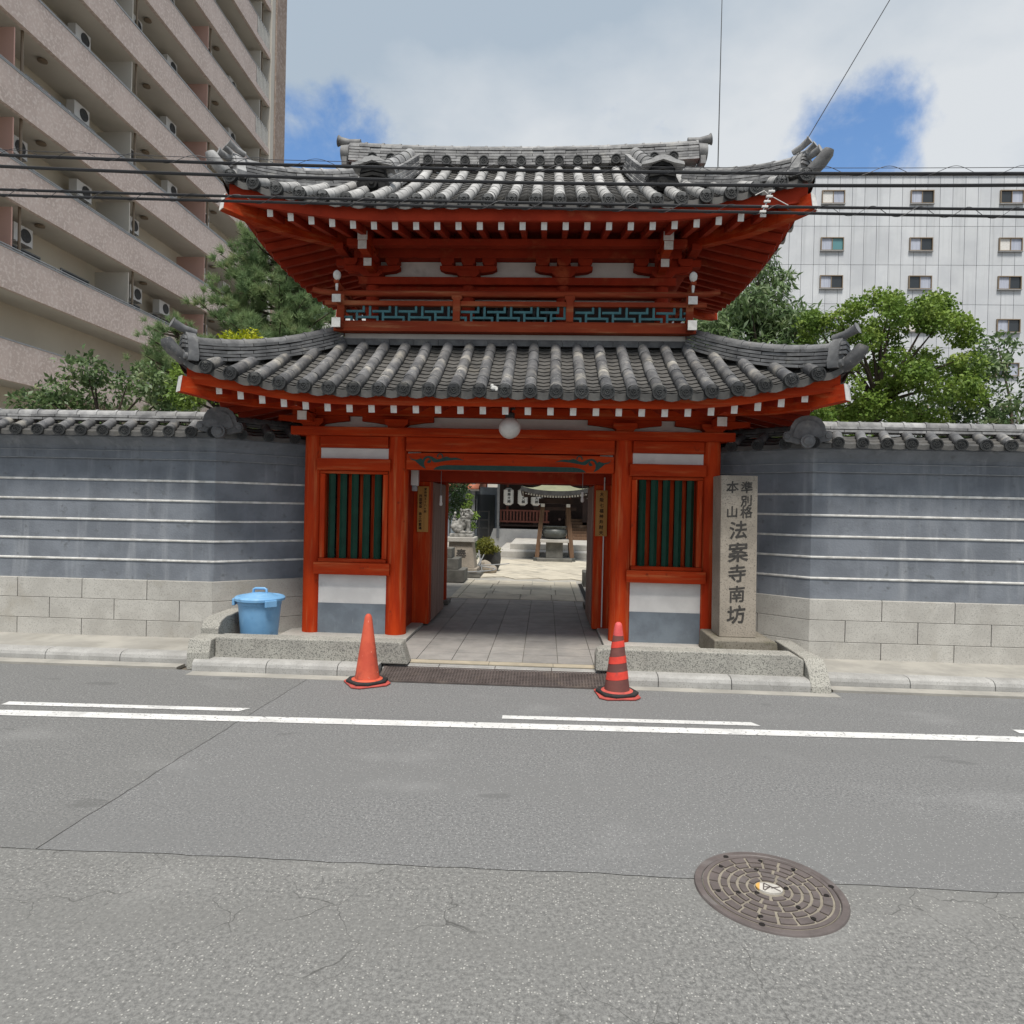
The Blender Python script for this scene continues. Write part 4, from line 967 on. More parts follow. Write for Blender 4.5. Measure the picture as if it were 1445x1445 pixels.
# main ridge
RX = 2.42
path = [Vector((x, YC, 6.37+.075*(abs(x)/RX)**2.2)) for x in np.linspace(-RX, RX, 13)]
ridge(path, upp, 'tile_ridge', 6, .26, .19, .042, .30, .062, .03)
for i in range(-8, 9):
    for sy in (-1, 1):
        p = (i*SP, YC+sy*.16, 6.445+.075*(abs(i*SP)/RX)**2.2)
        if sy < 0: link('ridge_disc', DISC, upp, Matrix.Translation(p) @ Matrix.Diagonal((.92, 1, .92, 1)))
for s in (-1, 1):
    z = 6.445
    m = MB().box(*sorted((s*2.43, s*2.50)), YC-.17, YC+.17, z-.05, z+.06).cyl((s*2.42, YC, z+.17), (s*2.54, YC, z+.17), .13, .12, 18)
    m.build('ridge_end_tile', 'tile_ridge', upp, True)
    toribusuma(upp, (s*2.28, YC, z+.335), (s*2.60, YC, z+.365), .058, 'tile_ridge')
# descending ridges with demon tiles
for s in (-1, 1):
    for sy in (-1, 1):
        qs = [2.02, 1.75, 1.5, 1.25, 1.0, .80]
        pth = []
        for q in qs:
            t = (2.02-q)/1.22; x = s*(1.56+.16*t)
            p = UPP.at('F' if sy < 0 else 'B', x, q); pth.append(p)
        ridge(pth, upp, 'tile_ridge', 6, .36, .27, .042, .24, .085, join=sy > 0)
        c = pth[-1]
        oni(upp, (c.x, c.y+sy*.06, c.z-.03), 0 if sy < 0 else math.pi, .36, .40, 'tile_ridge', dark='demon_dark')
        hood = [(-.25, .0), (-.24, .035), (-.15, .06), (-.08, .10), (0, .12), (.08, .10), (.15, .06), (.24, .035), (.25, 0), (.12, .025), (0, .065), (-.12, .025)]
        o = MB().prism([(x, z) for x, z in reversed(hood)], -.10, .12).build('demon_tile_hood', 'tile_ridge', upp)
        o.matrix_basis = Matrix.Translation((c.x, c.y+sy*.07, c.z+.245))
        # hip ridge
        path = [Vector((s*(UPP.HX-q), YC+sy*(UPP.HY-q), UPP.z(q, q)-.01)) for q in (1.12, .95, .75, .55, .34, .14)]
        ridge(path, upp, 'tile_ridge', 5, .25, .17, .040, .25, .055, join=sy > 0)
        e = path[-1]
        oni(upp, (e.x+s*.045, e.y+sy*.045, e.z-.02), math.atan2(s, -sy), .30, .31, 'tile_ridge')
        tip = Vector((s*(UPP.HX+.10), YC+sy*(UPP.HY+.10), UPP.z(0, 0)+.17))
        MB().tube([e, e.lerp(tip, .45)-Vector((0, 0, .06)), e.lerp(tip, .8)-Vector((0, 0, .035)), tip, tip+Vector((s*.012, sy*.012, .035))], [.066, .070, .072, .066, .05], 12).build('corner_tile', 'tile_ridge', upp, True)
        for k in (-1, 1):
            dx, dy = s*.10+k*.055*-sy*s, sy*.10+k*.055
            toribusuma(upp, (e.x+k*.05, e.y-k*.05*s*sy, e.z+.27), (e.x+s*.13+k*.05, e.y+sy*.13-k*.05*s*sy, e.z+.345), .036, 'tile_ridge')
        toribusuma(upp, (e.x+s*.05, e.y+sy*.05, e.z+.20), (e.x+s*.19, e.y+sy*.19, e.z+.24), .040, 'tile_ridge')

# ================================================================ things fixed to the gate
def sign(name, x, z0, z1, w, cols, label):
    t = tag(B(x-w/2, x+w/2, .856, .878, z0, z1).build(name, 'sign_wood', None, bevel=.002), label, 'sign')
    m = MB()
    for cx, top, size, gap, txt in cols:
        z = top
        for ch in txt:
            if ch != ' ': glyph(m, ch, x+cx, z-size/2, size, .8545, bold=.022)
            z -= size+gap
    m.build('lettering', 'ink', t)
sign('wooden_sign', -1.172, 1.335, 1.935, .145, ((.032, 1.915, .036, .006, '愛染明王十八ヶ所'), (-.032, 1.83, .042, .005, '西国愛染 南之坊霊場')), 'ochre wooden board with two columns of small characters beside the small white box lamp')
sign('wooden_sign', 1.165, 1.335, 1.930, .150, ((.0, 1.905, .056, .015, '大阪七福神弁財天'),), 'ochre wooden board with one column of larger black characters beside a white conduit')
w = thing('wall_lamp', (-1.20, .40, 2.0), 'small white box lamp with grey sensor fixed to a passage column', 'lamp')
B(-1.24, -1.15, .36, .44, 1.93, 2.13).build('housing', 'white_plastic', w, bevel=.008)
B(-1.23, -1.165, .37, .43, 1.86, 1.929).build('sensor', 'metal_grey', w, bevel=.012)
def bulb(x, z, label):
    t = thing('hanging_bulb', (x, .7, z), label, 'light bulb', 'bare bulbs in the passage')
    MB().cyl((x, .7, z+.10), (x, .7, 2.40), .004, .004, 6).build('wire', 'metal_grey', t)
    MB().cyl((x, .7, z+.035), (x, .7, z+.10), .017, .015, 12).build('socket', 'white_plastic', t, True)
    MB().lathe([(.004, -.034), (.016, -.028), (.024, -.010), (.022, .010), (.014, .034)], (x, .7, z), 14).build('bulb', 'globe', t, True)
bulb(-.912, 1.715, 'bare light bulb hanging in the passage near the board with two columns of characters'); bulb(.905, 1.80, 'bare light bulb hanging in the passage near the board with one column of characters')
# ================================================================ boundary walls beside the gate
def offset_poly(pts, o):
    """offset a plan polyline to its right-hand side (towards the street for left-to-right order)"""
    out = []
    for i, p in enumerate(pts):
        p = Vector(p)
        ds = []
        if i > 0: ds.append((p-Vector(pts[i-1])).normalized())
        if i < len(pts)-1: ds.append((Vector(pts[i+1])-p).normalized())
        ns = [Vector((d.y, -d.x)) for d in ds]
        if len(ns) == 1: out.append(p+ns[0]*o)
        else:
            b = (ns[0]+ns[1]).normalized(); out.append(p+b*(o/b.dot(ns[0])))
    return out
def boundary_wall(s):
    side = 'left' if s < 0 else 'right'
    t = thing('boundary_wall', (s*3.4, -.2, 0), 'dark grey plastered temple wall with white lines, stone base and tiled cap, %s' % ('behind the blue bin' if s < 0 else 'behind the inscribed stone pillar'), 'wall', 'temple boundary walls')
    pts = [(-15, -.35), (-3.37, -.35), (-2.49, .40)]
    if s > 0: pts = [(-x, y) for x, y in reversed(pts)]
    cl = lambda o: offset_poly(pts, o)
    def strip(prof, mat, name, sm=False, ends=True):
        m = MB(); polys = [cl(o) for o, z in prof]; n = len(prof)
        vs = [(polys[k][i].x, polys[k][i].y, prof[k][1]) for i in range(3) for k in range(n)]
        fs = [(i*n+k, (i+1)*n+k, (i+1)*n+(k+1) % n, i*n+(k+1) % n) for i in range(2) for k in range(n)]
        fs += [tuple(range(n)), tuple(range(3*n-1, 2*n-1, -1))]
        return m.add(vs, fs).build(name, mat, t, sm)
    strip([(-.02, .75), (-.06, 2.155), (-.42, 2.155), (-.42, .75)], 'wall_grey', 'plaster_face')
    strip([(-.035, 2.156), (-.035, 2.245), (-.40, 2.245), (-.40, 2.156)], 'wall_grey', 'moulding')
    strip([(-.045, 2.246), (-.03, 2.30), (.02, 2.36), (.07, 2.395), (.07, 2.42), (-.5, 2.42), (-.5, 2.246)], 'wall_grey', 'cornice')
    for z in (.98, 1.212, 1.443, 1.675, 1.905):
        o = -.02-.04*(z-.75)/1.405
        strip([(o+.010, z-.012), (o+.014, z), (o+.010, z+.012), (o-.01, z+.012), (o-.01, z-.012)], 'line_white', 'white_line')
    for z in (2.154, 2.247):
        strip([(-.032, z-.004), (-.032, z+.004), (-.05, z+.004), (-.05, z-.004)], 'wall_line_grey', 'edge_line')
    # stone base, block by block
    zc = [0.0, .285, .522, .752]
    outer, inner = cl(.03), cl(-.22)
    for k in range(3):
        for seg in range(2):
            a, b = outer[seg], outer[seg+1]; ai, bi = inner[seg], inner[seg+1]; L = (b-a).length
            n = max(1, round(L/.78)); off = .5 if k % 2 else 0
            ss = sorted({0., 1.}|{(i+off)/n for i in range(n+1) if .02 < (i+off)/n < .98})
            for u, v in zip(ss, ss[1:]):
                g = .003/L
                q = [a.lerp(b, u+(g if u > 0 else 0)), a.lerp(b, v-(g if v < 1 else 0)), ai.lerp(bi, v-(g if v < 1 else 0)), ai.lerp(bi, u+(g if u > 0 else 0))]
                MB().prism([(p.x, p.y) for p in q], zc[k]+.003, zc[k+1]-.001, 'xy').build('stone_block', 'granite', t, bevel=.004)
    # tiled cap
    zE, zR = 2.455, 2.60
    eave, rdg, back = cl(.20), cl(-.20), cl(-.62)
    pan = MB()
    for seg in range(2):
        L = (rdg[seg+1]-rdg[seg]).length; n = max(2, round(L/.25))
        for i in range(n):
            for (e, side_) in ((eave, 1), (back, -1)):
                vs = []
                for r, f in enumerate((0, .33, .34, .66, .67, 1.)):
                    for j in range(5):
                        u = (i+j/4)/n; pe = e[seg].lerp(e[seg+1], u); pr = rdg[seg].lerp(rdg[seg+1], u); p = pe.lerp(pr, f)
                        zz = zE+(zR-zE)*f-.028*(1-(j/2-1)**2)+(.016 if r % 2 == 0 else 0.)
                        vs.append((p.x, p.y, zz))
                base = [(x, y, z-.05) for x, y, z in vs[:5]]
                pan.add(vs+base, [(r*5+j, r*5+j+1, (r+1)*5+j+1, (r+1)*5+j) for r in range(5) for j in range(4)]+[(30+j, 31+j, j+1, j) for j in range(4)])
        for i in range(n+1):
            if seg == 1 and i == 0: continue
            u = i/n
            pe = eave[seg].lerp(eave[seg+1], u); pr = rdg[seg].lerp(rdg[seg+1], u); d2 = (pr-pe)
            p0 = Vector((pe.x, pe.y, zE+.012)); p1 = Vector((pr.x, pr.y, zR+.012))
            d = p1-p0; Ln = d.length; yv = d.normalized(); xv = yv.cross(Vector((0, 0, 1))).normalized(); zv = xv.cross(yv)
            mt = Matrix((xv, yv, zv)).transposed().to_4x4(); mt.translation = p0-yv*.02
            link('cover_tile', COV['tile_low'], t, mt @ Matrix.Diagonal((.85, Ln/TL, .85, 1)))
            dm = Matrix((xv, Vector((yv.x, yv.y, 0)).normalized(), Vector((0, 0, 1)))).transposed().to_4x4(); dm.translation = p0-yv*.03-Vector((0, 0, .004))
            link('eave_disc', DISC, t, dm @ Matrix.Diagonal((.85, 1, .85, 1)))
    pan.build('pan_tiles', 'tile_pan', t, True, kind='stuff')
    c, e = (rdg[1], rdg[2]) if s < 0 else (rdg[1], rdg[0]); far = rdg[0] if s < 0 else rdg[2]
    ridge([(far.x, far.y, 2.60), (c.x, c.y, 2.60)], t, 'tile_ridge', 2, .20, .17, .036, .30, .062)
    ridge([(c.x, c.y, 2.585), (e.x, e.y, 2.585)], t, 'tile_ridge_low', 2, .18, .16, .03, .30, .05)
    # scroll shaped end tile on the corner
    w, h = .225, .30
    half = [(0, 0), (.10, .0), (.16, .02), (.22, .03), (.25, .08), (.23, .13), (.18, .14), (.165, .20), (.13, .26), (.07, .295), (0, .305)]
    out = half+[(-x, z) for x, z in reversed(half[1:-1])]
    m = MB().prism(list(reversed(out)), -.045, .06)
    inn = [(.0, .06), (.08, .05), (.15, .08), (.13, .15), (.10, .21), (.05, .245), (0, .25)]; inn = inn+[(-x, z) for x, z in reversed(inn[1:-1])]
    m.prism(list(reversed(inn)), -.062, -.045)
    m.cyl((0, -.14, .02), (0, -.04, .02), .072, .075, 18); m.cyl((0, -.155, .02), (0, -.14, .02), .04, .055, 14)
    for sx in (-1, 1): m.cyl((sx*.205, -.06, .085), (sx*.205, -.045, .085), .03, .035, 12)
    o = m.build('ridge_end_tile', 'tile_ridge_low', t, True)
    dirv = Vector((-s*.30, -1.0)); 
    ep = eave[1]
    o.matrix_basis = Matrix.Translation((ep.x*.985, ep.y+.06, 2.44)) @ Matrix.Rotation(math.atan2(dirv.x, -dirv.y), 4, 'Z')
M('wall_line_grey', (0.30, 0.31, 0.32), (0.22, 0.23, 0.24), 10, 0.8)
boundary_wall(-1); boundary_wall(1)

# ================================================================ courtyard behind the gate
struct('courtyard', MB().box(-20, 20, 3.585, 30, -.02, .080).box(-20, -2.7, .52, 3.585, -.02, .082).box(2.7, 20, .52, 3.585, -.02, .082), 'concrete')
slabs = thing('courtyard_paving', (0, 6, .1), 'pale stone slabs paving the temple courtyard', None); slabs['kind'] = 'structure'
sl = B(-.5, .5, -.5, .5, -.5, .5).mesh('slab', 'court_slab')
ys = [3.60, 4.28, 5.0, 5.75, 6.45]
for r, (a, b) in enumerate(zip(ys, ys[1:])):
    x = -1.05; k = 0
    while x < .98:
        w = (.46, .62, .55, .70)[(k+r*2) % 4]; x1 = min(x+w, 1.0); x1 = 1.0 if 1.0-x1 < .15 else x1
        link('slab', sl, slabs, Matrix.Translation(((x+x1)/2, (a+b)/2, .09+random.uniform(-.002, .002))) @ Matrix.Diagonal((x1-x-.016, b-a-.016, .024, 1))); x = x1; k += 1
for a, b in zip(np.arange(3.6, 12.5, 1.0), np.arange(4.6, 13, 1.0)):
    for x0, x1 in ((1.0, 1.13), (-1.18, -1.05)):
        if b < 6.7: link('slab', sl, slabs, Matrix.Translation(((x0+x1)/2, (a+b)/2, .092)) @ Matrix.Diagonal((x1-x0-.01, b-a-.01, .024, 1)))
ca, sa = math.cos(R_(32)), math.sin(R_(32))
for i in range(-12, 13):
    for j in range(-9, 10):
        u, v = i*.62, j*.95+(i % 2)*.4
        x, y = .6+u*ca-v*sa, 9.7+u*sa+v*ca
        if 6.95 < y < 12.4 and -3.5 < x < 4.5:
            link('slab', sl, slabs, Matrix.Translation((x, y, .088+random.uniform(-.002, .002))) @ Matrix.Rotation(R_(32), 4, 'Z') @ Matrix.Diagonal((.605, .935, .024, 1)))
struct('drain_channel', B(1.16, 1.24, 3.6, 6.4, .081, .0835), 'dark')

def stone_box(t, name, mat, *a, bev=.012): return B(*a).build(name, mat, t, bevel=bev)
# guardian lion
lp = thing('lion_pedestal', (-1.45, 7.4, .1), 'tall tapered stone pedestal with one engraved character under the guardian lion', 'pedestal')
stone_box(lp, 'base_step', 'stone_dark', -1.95, -.98, 6.95, 7.85, .09, .19); stone_box(lp, 'base_step', 'pillar_stone', -1.84, -1.06, 7.03, 7.77, .191, .285)
MB().add([(-1.76, 7.08, .286), (-1.12, 7.08, .286), (-1.12, 7.72, .286), (-1.76, 7.72, .286), (-1.71, 7.12, .87), (-1.19, 7.12, .87), (-1.19, 7.66, .87), (-1.71, 7.66, .87)], [(0, 3, 2, 1), (4, 5, 6, 7), (0, 1, 5, 4), (1, 2, 6, 5), (2, 3, 7, 6), (3, 0, 4, 7)]).build('shaft', 'pillar_stone', lp, bevel=.01)
stone_box(lp, 'cap', 'granite', -1.78, -1.13, 7.05, 7.73, .871, .975)
m = MB(); glyph(m, '奉', -1.43, .60, .24, 7.095, bold=.022, xf=lambda x, z: (x, 7.08+.04*(z-.286)/.584-.004, z)); m.build('inscription', 'engraved', lp)
def lion():
    x, y, z = -1.45, 7.4, .976
    t = thing('guardian_lion', (x, y, z), 'weathered grey stone guardian lion sitting on its tall pedestal', 'statue')
    stone_box(t, 'plinth', 'lion_stone', x-.27, x+.26, y-.2, y+.2, z, z+.075)
    z += .07
    m = MB()
    E = lambda dx, dy, dz, r, sc=(1, 1, 1): m.ball((x+dx, y+dy, z+dz), r, 14, 9, sc)
    E(-.10, 0, .15, .145, (1.15, .95, 1.0)); E(0, 0, .22, .13, (1.05, .95, 1.25)); E(.08, 0, .30, .12, (.95, 1, 1.15)); E(.10, 0, .40, .12, (1, 1.05, 1))
    E(.12, 0, .475, .105, (1.05, 1.05, .95)); E(.195, 0, .455, .062, (1.1, 1.2, .8)); E(.19, 0, .405, .045, (1.1, 1.2, .6))
    for s in (-1, 1):
        E(-.08, s*.10, .10, .095, (1.25, .8, 1.1)); E(.02, s*.12, .035, .045, (1.9, 1, .8))
        m.tube([(x+.12, y+s*.075, z+.30), (x+.145, y+s*.085, z+.17), (x+.14, y+s*.085, z+.03)], [.058, .047, .042], 10); E(.165, s*.085, .028, .045, (1.5, 1, .7))
        E(.08, s*.085, .54, .035, (1.1, .7, .9)); E(.205, s*.05, .50, .022)
    r = random.Random(3)
    for k in range(70):
        a = r.uniform(0, 2*math.pi); h = r.uniform(.27, .55); rr = .118
        px = .075+rr*math.cos(a)*1.0; py = rr*math.sin(a)
        if px > .15 and h > .38: continue
        E(px, py, h, .026)
    for k in range(5): E(-.22+.012*k, 0, .16+.075*k, .062-.006*k, (.8, .9, 1.1))
    o = m.build('body', 'lion_stone', t)
    md = o.modifiers.new('remesh', 'REMESH'); md.mode = 'VOXEL'; md.voxel_size = .010; md.use_smooth_shade = True
lion()
sb = thing('stepped_stone', (-1.5, 6.3, .1), 'dark stepped stone blocks stacked beside the passage exit on the lion side', 'stone blocks')
stone_box(sb, 'lower_block', 'stone_dark', -1.95, -1.22, 5.95, 6.65, .09, .35); stone_box(sb, 'middle_block', 'stone_dark', -1.95, -1.35, 6.0, 6.6, .351, .58); stone_box(sb, 'upper_block', 'stone_dark', -1.95, -1.50, 6.05, 6.55, .581, .79)
sb = thing('stepped_stone', (1.5, 6.1, .1), 'dark stone blocks stacked beside the drain channel at the passage exit', 'stone blocks')
stone_box(sb, 'lower_block', 'stone_dark', 1.25, 2.0, 5.85, 6.5, .07, .38); stone_box(sb, 'upper_block', 'stone_dark', 1.38, 2.0, 6.3, 6.9, .381, .74)

# ---- leaf helpers
def leaf_cloud(centers, radii, n, size, mat, name, parent, aspect=2.2, droop=.3, seed=1, shell=.55, fold=.18):
    g = np.random.default_rng(seed); centers = np.array(centers); radii = np.array(radii)
    if radii.ndim == 1: radii = np.stack([radii]*3, 1)
    vol = radii.prod(1)**(2/3); k = g.choice(len(centers), n, p=vol/vol.sum())
    d = g.normal(size=(n, 3)); d /= np.linalg.norm(d, axis=1)[:, None]
    rr = (shell+(1-shell)*g.random(n))[:, None]*(1+.12*g.normal(size=(n, 1)))
    c = centers[k]+d*rr*radii[k]
    t = g.normal(size=(n, 3))+d*.8; t[:, 2] -= droop; t /= np.linalg.norm(t, axis=1)[:, None]
    nrm = d*.8+g.normal(size=(n, 3))*.6; nrm[:, 2] += .5
    s = np.cross(t, nrm); s /= np.linalg.norm(s, axis=1)[:, None]+1e-9
    up = np.cross(s, t); L = size*(.6+.8*g.random(n))[:, None]; W = L/aspect
    V = np.stack([c, c+t*L*.5+s*W*.5+up*L*fold, c+t*L, c+t*L*.5-s*W*.5+up*L*fold], 1)
    return link(name, fast_mesh(name, V, 4, mat), parent)
def clumps(c, R, n, r, seed, flat=1.0):
    g = random.Random(seed); cs = []; rs = []
    for i in range(n):
        while True:
            p = Vector((g.uniform(-1, 1), g.uniform(-1, 1), g.uniform(-1, 1)))
            if p.length < 1: break
        p = p.normalized()*p.length**.5
        cs.append((c[0]+p.x*R[0], c[1]+p.y*R[1], c[2]+p.z*R[2])); q = r*g.uniform(.6, 1.35); rs.append((q, q, q*.72*flat))
    return cs, rs
def limbs(m, base, tips, r0, seed):
    g = random.Random(seed)
    for tip in tips:
        a = Vector(base); b = Vector(tip); mid = a.lerp(b, .5)+Vector((g.uniform(-.15, .15), g.uniform(-.15, .15), g.uniform(.0, .2)))*(b-a).length*.4
        m.tube([a, a.lerp(mid, .6), mid, b], [r0, r0*.7, r0*.5, r0*.15], 6)
def tree(name, base, top_c, R, nclump, rcl, nleaf, size, mat, label, cat='tree', aspect=2.2, seed=1, trunk_r=.09, group=None, droop=.3, bark='bark', shell=.5):
    t = thing(name, base, label, cat, group)
    cs, rs = clumps(top_c, R, nclump, rcl, seed)
    m = MB(); fork = Vector((base[0]*.4+top_c[0]*.6, base[1]*.4+top_c[1]*.6, max(base[2]+.3, top_c[2]-R[2]*.6)))
    m.tube([base, Vector(base).lerp(fork, .5)+Vector((.05, .03, 0)), fork], [trunk_r*1.25, trunk_r, trunk_r*.8], 8)
    limbs(m, fork, cs[:min(26, len(cs))], trunk_r*.5, seed)
    m.build('trunk', bark, t, True)
    leaf_cloud(cs, rs, nleaf, size, mat, 'crown', t, aspect, droop, seed, shell)
    return t

# potted bush, stones, folded stand, hose
bt = thing('potted_bush', (-.95, 8.4, .1), 'round olive green bush in a dark pot beside the lion pedestal', 'bush')
cs, rs = clumps((-.93, 8.4, .70), (.27, .25, .15), 14, .13, 4); leaf_cloud(cs, rs, 2600, .055, 'leaf_olive', 'foliage', bt, 2.5, 0, 4)
MB().lathe([(.17, .09), (.24, .25), (.26, .42), (.24, .56), (.20, .56)], (-.88, 8.5, 0), 20).build('pot', 'metal_dark', bt, True)
for i, (x, y, r, lab) in enumerate(((-.98, 8.05, .19, 'rounded brown boulder lying under the olive bush'), (-.80, 8.02, .13, 'small round stone resting against the boulder under the olive bush'))):
    o = MB().ball((x, y, .08+r*.75), r, 12, 8, (1, .9, .9)).build('boulder', 'pillar_stone', None, True)
    tag(o, lab, 'stone'); md = o.modifiers.new('d', 'DISPLACE'); tx = bpy.data.textures.new('rock', 'CLOUDS'); tx.noise_scale = .15; md.texture = tx; md.strength = .05; md.mid_level = .5
st = thing('folded_stand', (-1.12, 7.85, .1), 'folded pale metal stand leaning by the lion pedestal', 'stand')
for (a, b) in (((-1.30, 7.8, .09), (-1.10, 7.95, .62)), ((-1.0, 7.75, .09), (-1.12, 7.95, .64)), ((-1.22, 7.75, .09), (-1.05, 7.9, .45)), ((-1.15, 7.7, .15), (-.98, 7.85, .55))): MB().cyl(a, b, .014, .012, 6).build('leg', 'metal_grey', st)
tag(MB().tube([(-1.35+.28*math.cos(a)+.02*k, 7.05+.12*math.sin(a), .11+.008*k) for k, a in enumerate(np.linspace(0, 12, 40))], .012, 6).build('hose', 'metal_grey'), 'coiled grey garden hose on the courtyard floor', 'hose')

# ---- incense pavilion
def pavilion():
    t = thing('incense_pavilion', (.72, 12.5, .1), 'small open pavilion with four slanting wooden posts and curved roof in the courtyard', 'pavilion')
    cx, cy = .735, 12.55
    for sx in (-1, 1):
        for sy in (-1, 1):
            b = Vector((cx+sx*.52, cy+sy*.55, .20)); a = Vector((cx+sx*.375, cy+sy*.42, 1.72))
            p = MB().beam(b, a, .125, .125, (0, 1, 0)).build('post', 'old_wood', t)
            MB().box(b.x-.1, b.x+.1, b.y-.1, b.y+.1, .085, .2).build('post_base', 'bronze', p, bevel=.01)
    for sy in (-1, 1): B(cx-.62, cx+.62, cy+sy*.42-.05, cy+sy*.42+.05, 1.60, 1.70).build('tie_beam', 'hall_wood', t)
    for sx in (-1, 1):
        B(cx+sx*.375-.05, cx+sx*.375+.05, cy-.62, cy+.62, 1.705, 1.79).build('tie_beam', 'hall_wood', t)
        B(cx+sx*.375-.055, cx+sx*.375+.055, cy-.63, cy-.621, 1.70, 1.795).build('beam_end', 'white_paint', t)
    B(cx-.5, cx+.5, cy-.5, cy+.5, 1.80, 1.95).build('frieze', 'hall_wood', t)
    H = 1.02
    lift = lambda a: .13*abs(a/H)**2.4
    m = MB()
    for k in range(4):
        rm = Matrix.Rotation(k*math.pi/2, 3, 'Z')
        def P(u, v):
            a = (2*u-1)*H*(1-v); q = Vector((a, -H*(1-v), 2.165+lift(a)*(1-v)+.40*v*v+.06*v)); q = rm @ q; return (cx+q.x, cy+q.y, q.z)
        m.grid(P, 16, 6)
        e0 = MB()
        def P2(u, v):
            a = (2*u-1)*H; q = Vector((a, -H, 2.165+lift(a)-.135*(1-v))); q = rm @ q; return (cx+q.x, cy+q.y, q.z)
        e0.grid(P2, 16, 1); e0.build('roof_edge', 'metal_dark', t, True)
    m.build('roof', 'copper_green', t, True)
    rf = [c for c in t.children if c.name.startswith('roof') and 'edge' not in c.name][-1]
    for k in range(4):
        rm = Matrix.Rotation(k*math.pi/2, 3, 'Z')
        e = MB(); w = MB()
        def P3(u, v):
            a = (2*u-1)*H*.985; q = rm @ Vector((a, -H*.985+v*.6, 2.03+lift(a)*(1-v)+.05*v)); return (cx+q.x, cy+q.y, q.z)
        e.grid(P3, 16, 2); e.build('roof_underside', 'hall_wood', t)
        if k < 2 or k == 3:
            for i in range(25):
                a = -H*.93+2*H*.93*i/24; q = rm @ Vector((a, -H*.93, 2.0+lift(a))); d = rm @ Vector((0, 1, 0))
                p = Vector((cx+q.x, cy+q.y, q.z)); e2 = MB().beam(p, p+d*.55+Vector((0, 0, .03)), .035, .05); e2.build('rafter', 'hall_wood', rf)
                MB().beam(p-d*.006, p+d*.001, .048, .055).build('rafter_end', 'white_paint', rf)
    b = thing('incense_burner', (.73, 12.1, .1), 'round dark bronze incense bowl on a grey stone pedestal inside the pavilion', 'incense burner')
    stone_box(b, 'base_stone', 'stone_dark', .22, 1.25, 11.75, 12.75, .085, .19); stone_box(b, 'stem', 'stone_dark', .48, .98, 11.95, 12.45, .191, .655); stone_box(b, 'slab', 'granite', .30, 1.15, 11.8, 12.6, .656, .745)
    MB().lathe([(.20, .746), (.28, .77), (.365, .86), (.385, .94), (.36, 1.02), (.32, 1.06), (.335, 1.09), (.385, 1.12), (.385, 1.135), (.33, 1.135), (.30, 1.08), (.05, 1.06)], (.72, 12.2, 0), 32).build('bowl', 'bronze', b, True)
pavilion()
# steps
st = thing('stone_steps', (1.5, 13.8, .1), 'two broad pale stone steps before the hall', 'steps')
stone_box(st, 'step', 'granite', -1.05, 5, 13.25, 20.5, .08, .275); stone_box(st, 'step', 'granite', -.70, 5, 14.3, 20.5, .276, .46)
# ---- main hall
def hall():
    t = thing('temple_hall', (2, 20, .4), 'dark timber temple hall with railing and paper lanterns behind the pavilion', 'temple hall')
    MB().prism([(-1.85, .06), (-1.60, .80), (.25, .80), (.25, .06)], 18.6, 19.0).build('plinth_wall', 'plaster', t, bevel=.01)
    B(-1.40, .6, 18.75, 20.2, .90, .97).build('veranda_floor', 'hall_wood', t)
    B(-1.40, .6, 18.70, 18.78, 1.06, 1.13).build('rail', 'rail_red', t); B(-1.40, .6, 18.70, 18.78, 1.50, 1.56).build('rail', 'rail_red', t)
    for i in range(15): B(-1.36+i*.13, -1.29+i*.13, 18.72, 18.76, 1.131, 1.499).build('baluster', 'rail_red', t)
    B(-1.45, 7, 20.2, 20.3, .3, 5.2).build('wall', 'hall_wood', t)
    for i in range(6): B(-1.2+i*1.3, -1.1+i*1.3, 20.15, 20.199, .97, 5).build('mullion', 'rail_red', t)
    for x in (-1.36, .05, 2.0, 3.6): B(x-.09, x+.09, 18.8, 18.98, .9 if x < 1 else .46, 4.6).build('post', 'hall_wood', t)
    B(-1.6, 7, 18.7, 18.9, 2.75, 3.0).build('beam', 'hall_wood', t)
    MB().prism([(16.9, 3.3), (16.9, 3.45), (21, 5.2), (25, 3.45), (25, 3.3), (21, 4.9)], -2.6, 8, 'yz').build('roof', 'tile_pan', t)
    for k in range(7): stone_box(t, 'stair', 'old_wood', 1.25, 3.2, 17.7+k*.22, 20.1, .461+k*.11, .461+(k+1)*.11-.002, bev=.005)
    B(.95, 1.02, 17.6, 19, 1.2, 1.27).build('stair_rail', 'hall_wood', t)
    MB().cyl((-1.42, 18.55, .42), (-1.42, 18.55, 3.3), .05, .05, 12).build('downpipe', 'metal_grey', t, True)
    MB().cyl((.30, 17.2, .46), (.30, 17.2, 3.3), .05, .05, 12).build('downpipe', 'metal_dark', t, True)
hall()
def lantern(x, y, lab):
    t = thing('paper_lantern', (x, y, 1.75), lab, 'lantern', 'white paper lanterns on the hall')
    prof = [(.10, 0), (.155, .05)]+[(.195+.006*(k % 2), .05+.56*(k+.5)/14) for k in range(14)]+[(.155, .61), (.10, .66)]
    MB().lathe(prof, (x, y, 1.74), 20).build('shade', 'lantern_paper', t, True)
    sh = t.children[0]
    MB().cyl((x, y, 1.70), (x, y, 1.742), .09, .09, 14).cyl((x, y, 2.398), (x, y, 2.44), .09, .09, 14).build('ring', 'metal_dark', t, True)
    MB().cyl((x, y, 2.44), (x, y, 2.76), .006, .006, 5).build('cord', 'metal_dark', t)
    m = MB()
    for k, ch in enumerate('南無大師'): glyph(m, ch, 0, 2.30-k*.14, .13, 0, bold=.022, xf=lambda px, pz: (x+.03+px, y-math.sqrt(max(.205**2-(px+.03)**2, .001))-.003, pz))
    m.build('lettering', 'ink', sh)
